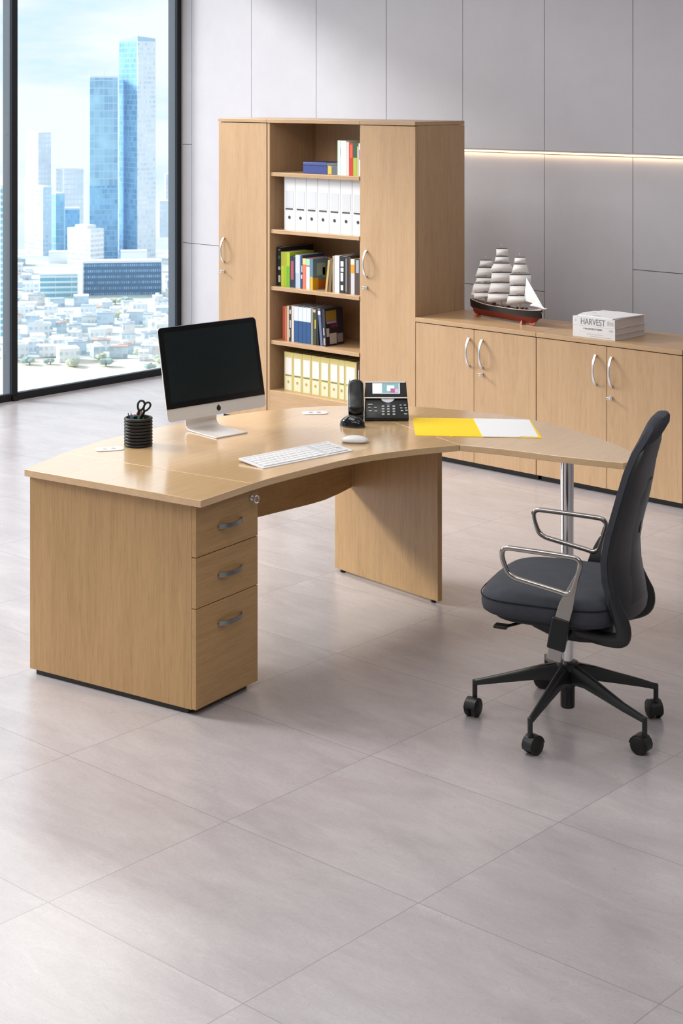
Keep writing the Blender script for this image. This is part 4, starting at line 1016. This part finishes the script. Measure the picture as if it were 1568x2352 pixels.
def raw(name, bm, mat, parent=None):
    me = bpy.data.meshes.new(name); bm.to_mesh(me); bm.free(); me.materials.append(mat); o = bpy.data.objects.new(name, me); C.objects.link(o); o.parent = parent; return o
def ground_mat():
    m = principled('city_ground', (.6, .6, .6), .9, spec=.1); nt = m.node_tree; tc = N(nt, 'ShaderNodeTexCoord'); P = tc.outputs['Object']
    a = noise(nt, P, .035, 6, .65); b = noise(nt, P, .16, 4, .6); c3 = noise(nt, P, .011, 3)
    c = ramp(nt, a, (.34, (.34, .46, .56)), (.45, (.56, .64, .70)), (.55, (.78, .80, .82)), (.7, (.88, .88, .88)))
    c = mixc(nt, .4, c, ramp(nt, b, (.38, (.48, .56, .64)), (.55, (.86, .87, .88))))
    c = mixc(nt, ramp(nt, c3, (.5, (0, 0, 0)), (.62, (.5, .5, .5))), c, (.42, .50, .40))
    nt.links.new(c, nt.nodes['Principled BSDF'].inputs['Base Color']); return m
bm = nb(); prism(bm, [tuple((Fw*d_+Rw*r_)[:2]) for d_, r_ in ((520, -520), (520, 420), (1200, 760), (1200, -800))], GZ-1, GZ); o = obj('ground', bm, ground_mat()); o['kind'] = 'structure'
bm = nb(); prism(bm, [tuple((Fw*d_+Rw*r_)[:2]) for d_, r_ in ((521, -480), (521, 400), (694, 400), (700, 100), (720, -160), (700, -480))], GZ+.1, GZ+.6)
o = obj('ground', bm, principled('pale_lot', (.66, .62, .55), .9)); o['kind'] = 'structure'
fac = {  # aerial haze is put into the pale facade colours
 'deep': facade('facade_deep_blue', (.34, .52, .70), (.10, .30, .52), 3.6, 1.7, .80, .86, .55),
 'mid': facade('facade_mid_blue', (.46, .62, .78), (.20, .40, .62), 5.2, 3.2, .88, .90, .3),
 'pale': facade('facade_pale_lines', (.72, .78, .84), (.44, .58, .72), 3.3, 1.5, .58, .78, .5),
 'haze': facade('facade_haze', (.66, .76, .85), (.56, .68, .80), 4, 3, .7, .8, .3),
 'lilac': facade('facade_lilac', (.60, .68, .80), (.36, .48, .66), 3.2, 2.2, .62, .66, .4),
 'white': facade('facade_white', (.84, .87, .90), (.46, .52, .62), 3.2, 1.1, .55, .85, .4),
 'navy': facade('facade_navy', (.07, .17, .30), (.10, .22, .36), 3.3, 1.2, .45, .60, .9),
 'teal': facade('facade_teal', (.70, .80, .86), (.16, .38, .50), 3.0, 9, .62, .97, .3),
 'blank': principled('white_render', (.86, .89, .92), .6),
 'trim': principled('pale_trim', (.72, .78, .84), .5),
}
def building(label, x, y, rot, sx, sy, h, style, extras=None, name='office_building', group=None, roof=True):
    t = thing(name, label, 'building', (x, y, GZ), math.radians(rot), group)
    bm = nb(); uvbox(bm, sx, sy, h); raw('tower', bm, fac[style], t)
    if roof:
        bm = nb(); uvbox(bm, sx*1.01, sy*1.01, min(1.2, h*.06), h); raw('parapet', bm, fac['trim'], t)
    return t
tm = building('tallest blue glass skyscraper in the city view', -867.6, 738.1, 77.4, 13.8, 27.6, 151.5, 'deep', name='skyscraper', roof=False)
# thin slab with the sunlit side painted in as paler colour, and slanting crown
bm = nb(); uv = bm.loops.layers.uv.verify()
fx0, fx1, fy = -6.9, 6.9, -13.85
bm = nb(); uvbox(bm, 13.9, 1.0, 151.5); xform(bm, Matrix.Translation((0, -13.6, 0))); raw('sunlit_face', bm, fac['pale'], tm)
bm = nb(); rings = [[(-6.9, -13.8, 151.5), (6.9, -13.8, 151.5), (6.9, 13.8, 151.5), (-6.9, 13.8, 151.5)], [(-6.9, -13.8, 155), (6.9, -13.8, 153.6), (6.9, 13.8, 152), (-6.9, 13.8, 152.4)]]; loft(bm, rings); obj('crown', bm, principled('crown_blue', (.40, .58, .74), .4), tm)
bm = nb(); box(bm, -6.7, -6.2, -13.6, -13.1, 153, 158); obj('antenna', bm, fac['trim'], tm)
tw = building('shorter light blue glass tower joined to the left of the tallest skyscraper', -881.6, 719.6, 54.4, 19.0, 12, 126.5, 'mid', name='skyscraper')
bm = nb(); box(bm, 0, .5, -5, -4.5, 126.5, 132); obj('antenna', bm, fac['trim'], tw)
bm = nb(); uvbox(bm, 19.2, 12.2, 52); raw('lower_glazing', bm, fac['deep'], tw)
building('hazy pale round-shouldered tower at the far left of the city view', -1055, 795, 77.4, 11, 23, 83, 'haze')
building('lilac grid office tower beside the left window post', -950.8, 715.9, 77.4, 6.4, 31.8, 48.2, 'lilac')
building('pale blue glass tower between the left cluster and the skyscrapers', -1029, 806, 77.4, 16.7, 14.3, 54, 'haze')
building('mid blue glass block in the left tower cluster', -968, 745, 77.4, 6.9, 16, 41, 'mid')
building('blue lilac block left of the white hotel', -938.4, 737.1, 54.4, 10, 12, 31.7, 'deep')
hb = building('white building with striped windows in front of the skyscrapers', -870.1, 694.8, 92.4, 11.8, 23.6, 23.6, 'white')
bm = nb(); uvbox(bm, 8, 12, 3, 24); raw('roof_block', bm, fac['blank'], hb)
sb = building('long dark navy office block with rows of small windows', -731.2, 611.0, 50.4, 44.4, 12, 18.6, 'navy')
bm = nb(); box(bm, -22.9, -22.2, -6.2, 6, 0, 19.2); box(bm, 22.2, 22.9, -6.2, 6, 0, 19.2); box(bm, -22.9, 22.9, -6.2, 6, 18.6, 19.3); obj('white_frame', bm, fac['blank'], sb)
building('low striped glass building left of the navy office block', -752.2, 581.4, 50.4, 21.1, 12, 12.4, 'teal')
building('blank white block left of the striped white building', -894.5, 692.5, 50.4, 15.3, 12, 7.1, 'blank')
building('blank white block behind the navy office block', -815.5, 691.0, 50.4, 16.8, 11, 12.8, 'blank')
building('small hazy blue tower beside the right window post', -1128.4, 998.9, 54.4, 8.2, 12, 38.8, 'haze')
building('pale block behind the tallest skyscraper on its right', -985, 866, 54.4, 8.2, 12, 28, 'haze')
building('pale teal tower seen through the narrow pane left of the window post', -655.6, 470.1, 77.4, 3.6, 14, 71.6, 'teal')
# low-rise rooftops
rnd = random.Random(11)
GRP = ['white walled city blocks', 'grey blue city blocks', 'cream city blocks']
lowmats = [facade('low_white', (.84, .86, .88), (.42, .50, .60), 3, 2.4, .5, .6, .6), facade('low_grey', (.58, .66, .74), (.30, .42, .54), 3, 3.0, .55, .7, .6), facade('low_cream', (.78, .76, .72), (.45, .48, .52), 3, 2.0, .45, .6, .6)]
roofm = [principled('roof_white', (.86, .88, .90), .7), principled('roof_grey_blue', (.42, .52, .62), .7), principled('roof_terracotta', (.55, .40, .36), .7)]
LBL = ['low white walled block among the rooftops below the towers', 'low grey blue block among the rooftops below the towers', 'low cream block among the rooftops below the towers']
placed = []
def free(x, y, r):
    if any((x-a)**2+(y-b)**2 < (r+c)**2 for a, b, c in placed): return False
    placed.append((x, y, r)); return True
for q_ in list(S.objects):
    if q_.get('category') == 'building': free(q_.location.x, q_.location.y, 12 if 'sky' not in q_.name else 16)
placed += [(sb.location.x+dx*.637, sb.location.y+dx*.77, 8) for dx in (-18, -9, 9, 18)]
for yb_ in (614, 628, 645, 664, 684, 704, 724, 744, 765, 786, 806, 826):
    for px in range(-40, 470, 22):
        pxx = px+rnd.uniform(-9, 9); yy = yb_+rnd.uniform(-6, 6)
        if 80 < pxx < 385 and yy < 694: continue
        d = 3735*120/(yy-200); P = Fw*d+Rw*((pxx-784)/3735*d)
        k = rnd.choice((0, 0, 0, 0, 1, 1, 2)); h = rnd.uniform(3.0, 6.5); sx, sy = rnd.uniform(4, 11), rnd.uniform(4, 9)
        if not free(P.x, P.y, math.hypot(sx, sy)*.52): continue
        ri = 0 if rnd.random() < .72 else (1 if rnd.random() < .75 else 2); hut = rnd.random() < .5
        lb = 'low %s block with %s roof%s %s' % (('white', 'grey blue', 'cream')[k], ('a flat white', 'a slate blue', 'a terracotta')[ri], (' and hut' if hut else ''), ('above the pale lot' if d < 800 else ('midway back' if d < 940 else 'below the towers')))
        t = thing('low_building', lb, 'building', (P.x, P.y, GZ+.7 if d < 730 else GZ), math.radians(rnd.choice((46, 52, 62, 40))), 'city: '+lb)
        bm = nb(); uvbox(bm, sx, sy, h); raw('walls', bm, lowmats[k], t)
        bm = nb(); box(bm, -sx/2-.15, sx/2+.15, -sy/2-.15, sy/2+.15, h, h+.4)
        rf = obj('roof', bm, roofm[ri], t)
        if hut: bm = nb(); box(bm, -sx*.2, sx*.15, -sy*.2, sy*.2, h+.4, h+1.6); obj('roof_hut', bm, roofm[0], t)
leaf = principled('hazy_foliage', (.34, .46, .44), .9, spec=.1); leaf2 = principled('hazy_foliage_olive', (.46, .52, .42), .9, spec=.1)  # haze mixed into both leaf colours
for i in range(60):
    pxx = rnd.uniform(30, 395); yy = rnd.choice((rnd.uniform(690, 860), rnd.uniform(770, 850))); d = 3735*120/(yy-200); P = Fw*d+Rw*((pxx-784)/3735*d)
    r0 = rnd.uniform(1.6, 3.6)
    if not free(P.x, P.y, r0*1.75): continue
    olive = rnd.random() < .4
    lb = 'hazy %s tree %s' % ('olive green' if olive else 'blue green', 'at the edge of the pale lot' if d < 760 else ('between the nearer rooftops' if d < 860 else 'among the farther rooftops'))
    t = thing('tree', lb, 'tree', (P.x, P.y, GZ+.7 if d < 730 else GZ), 0, 'city: '+lb)
    bm = nb()
    for q in range(6):
        rq = r0*rnd.uniform(.4, .7); bmesh.ops.create_icosphere(bm, subdivisions=2, radius=rq, matrix=Matrix.Translation((rnd.uniform(-1, 1)*r0*.9, rnd.uniform(-1, 1)*r0*.7, r0*rnd.uniform(.55, .95))) @ Matrix.Diagonal((1.3, 1.1, .75, 1)))
    for v in bm.verts: v.co += Vector((math.sin(v.co.y*5+i), math.sin(v.co.z*6), math.sin(v.co.x*5)))*.12*r0
    obj('crown', bm, leaf2 if olive else leaf, t, smooth=True)
    bm = nb(); tube(bm, [(0, 0, 0), (0, 0, r0*.7)], .25, 6); obj('trunk', bm, principled('bark', (.25, .2, .17), .9), t)
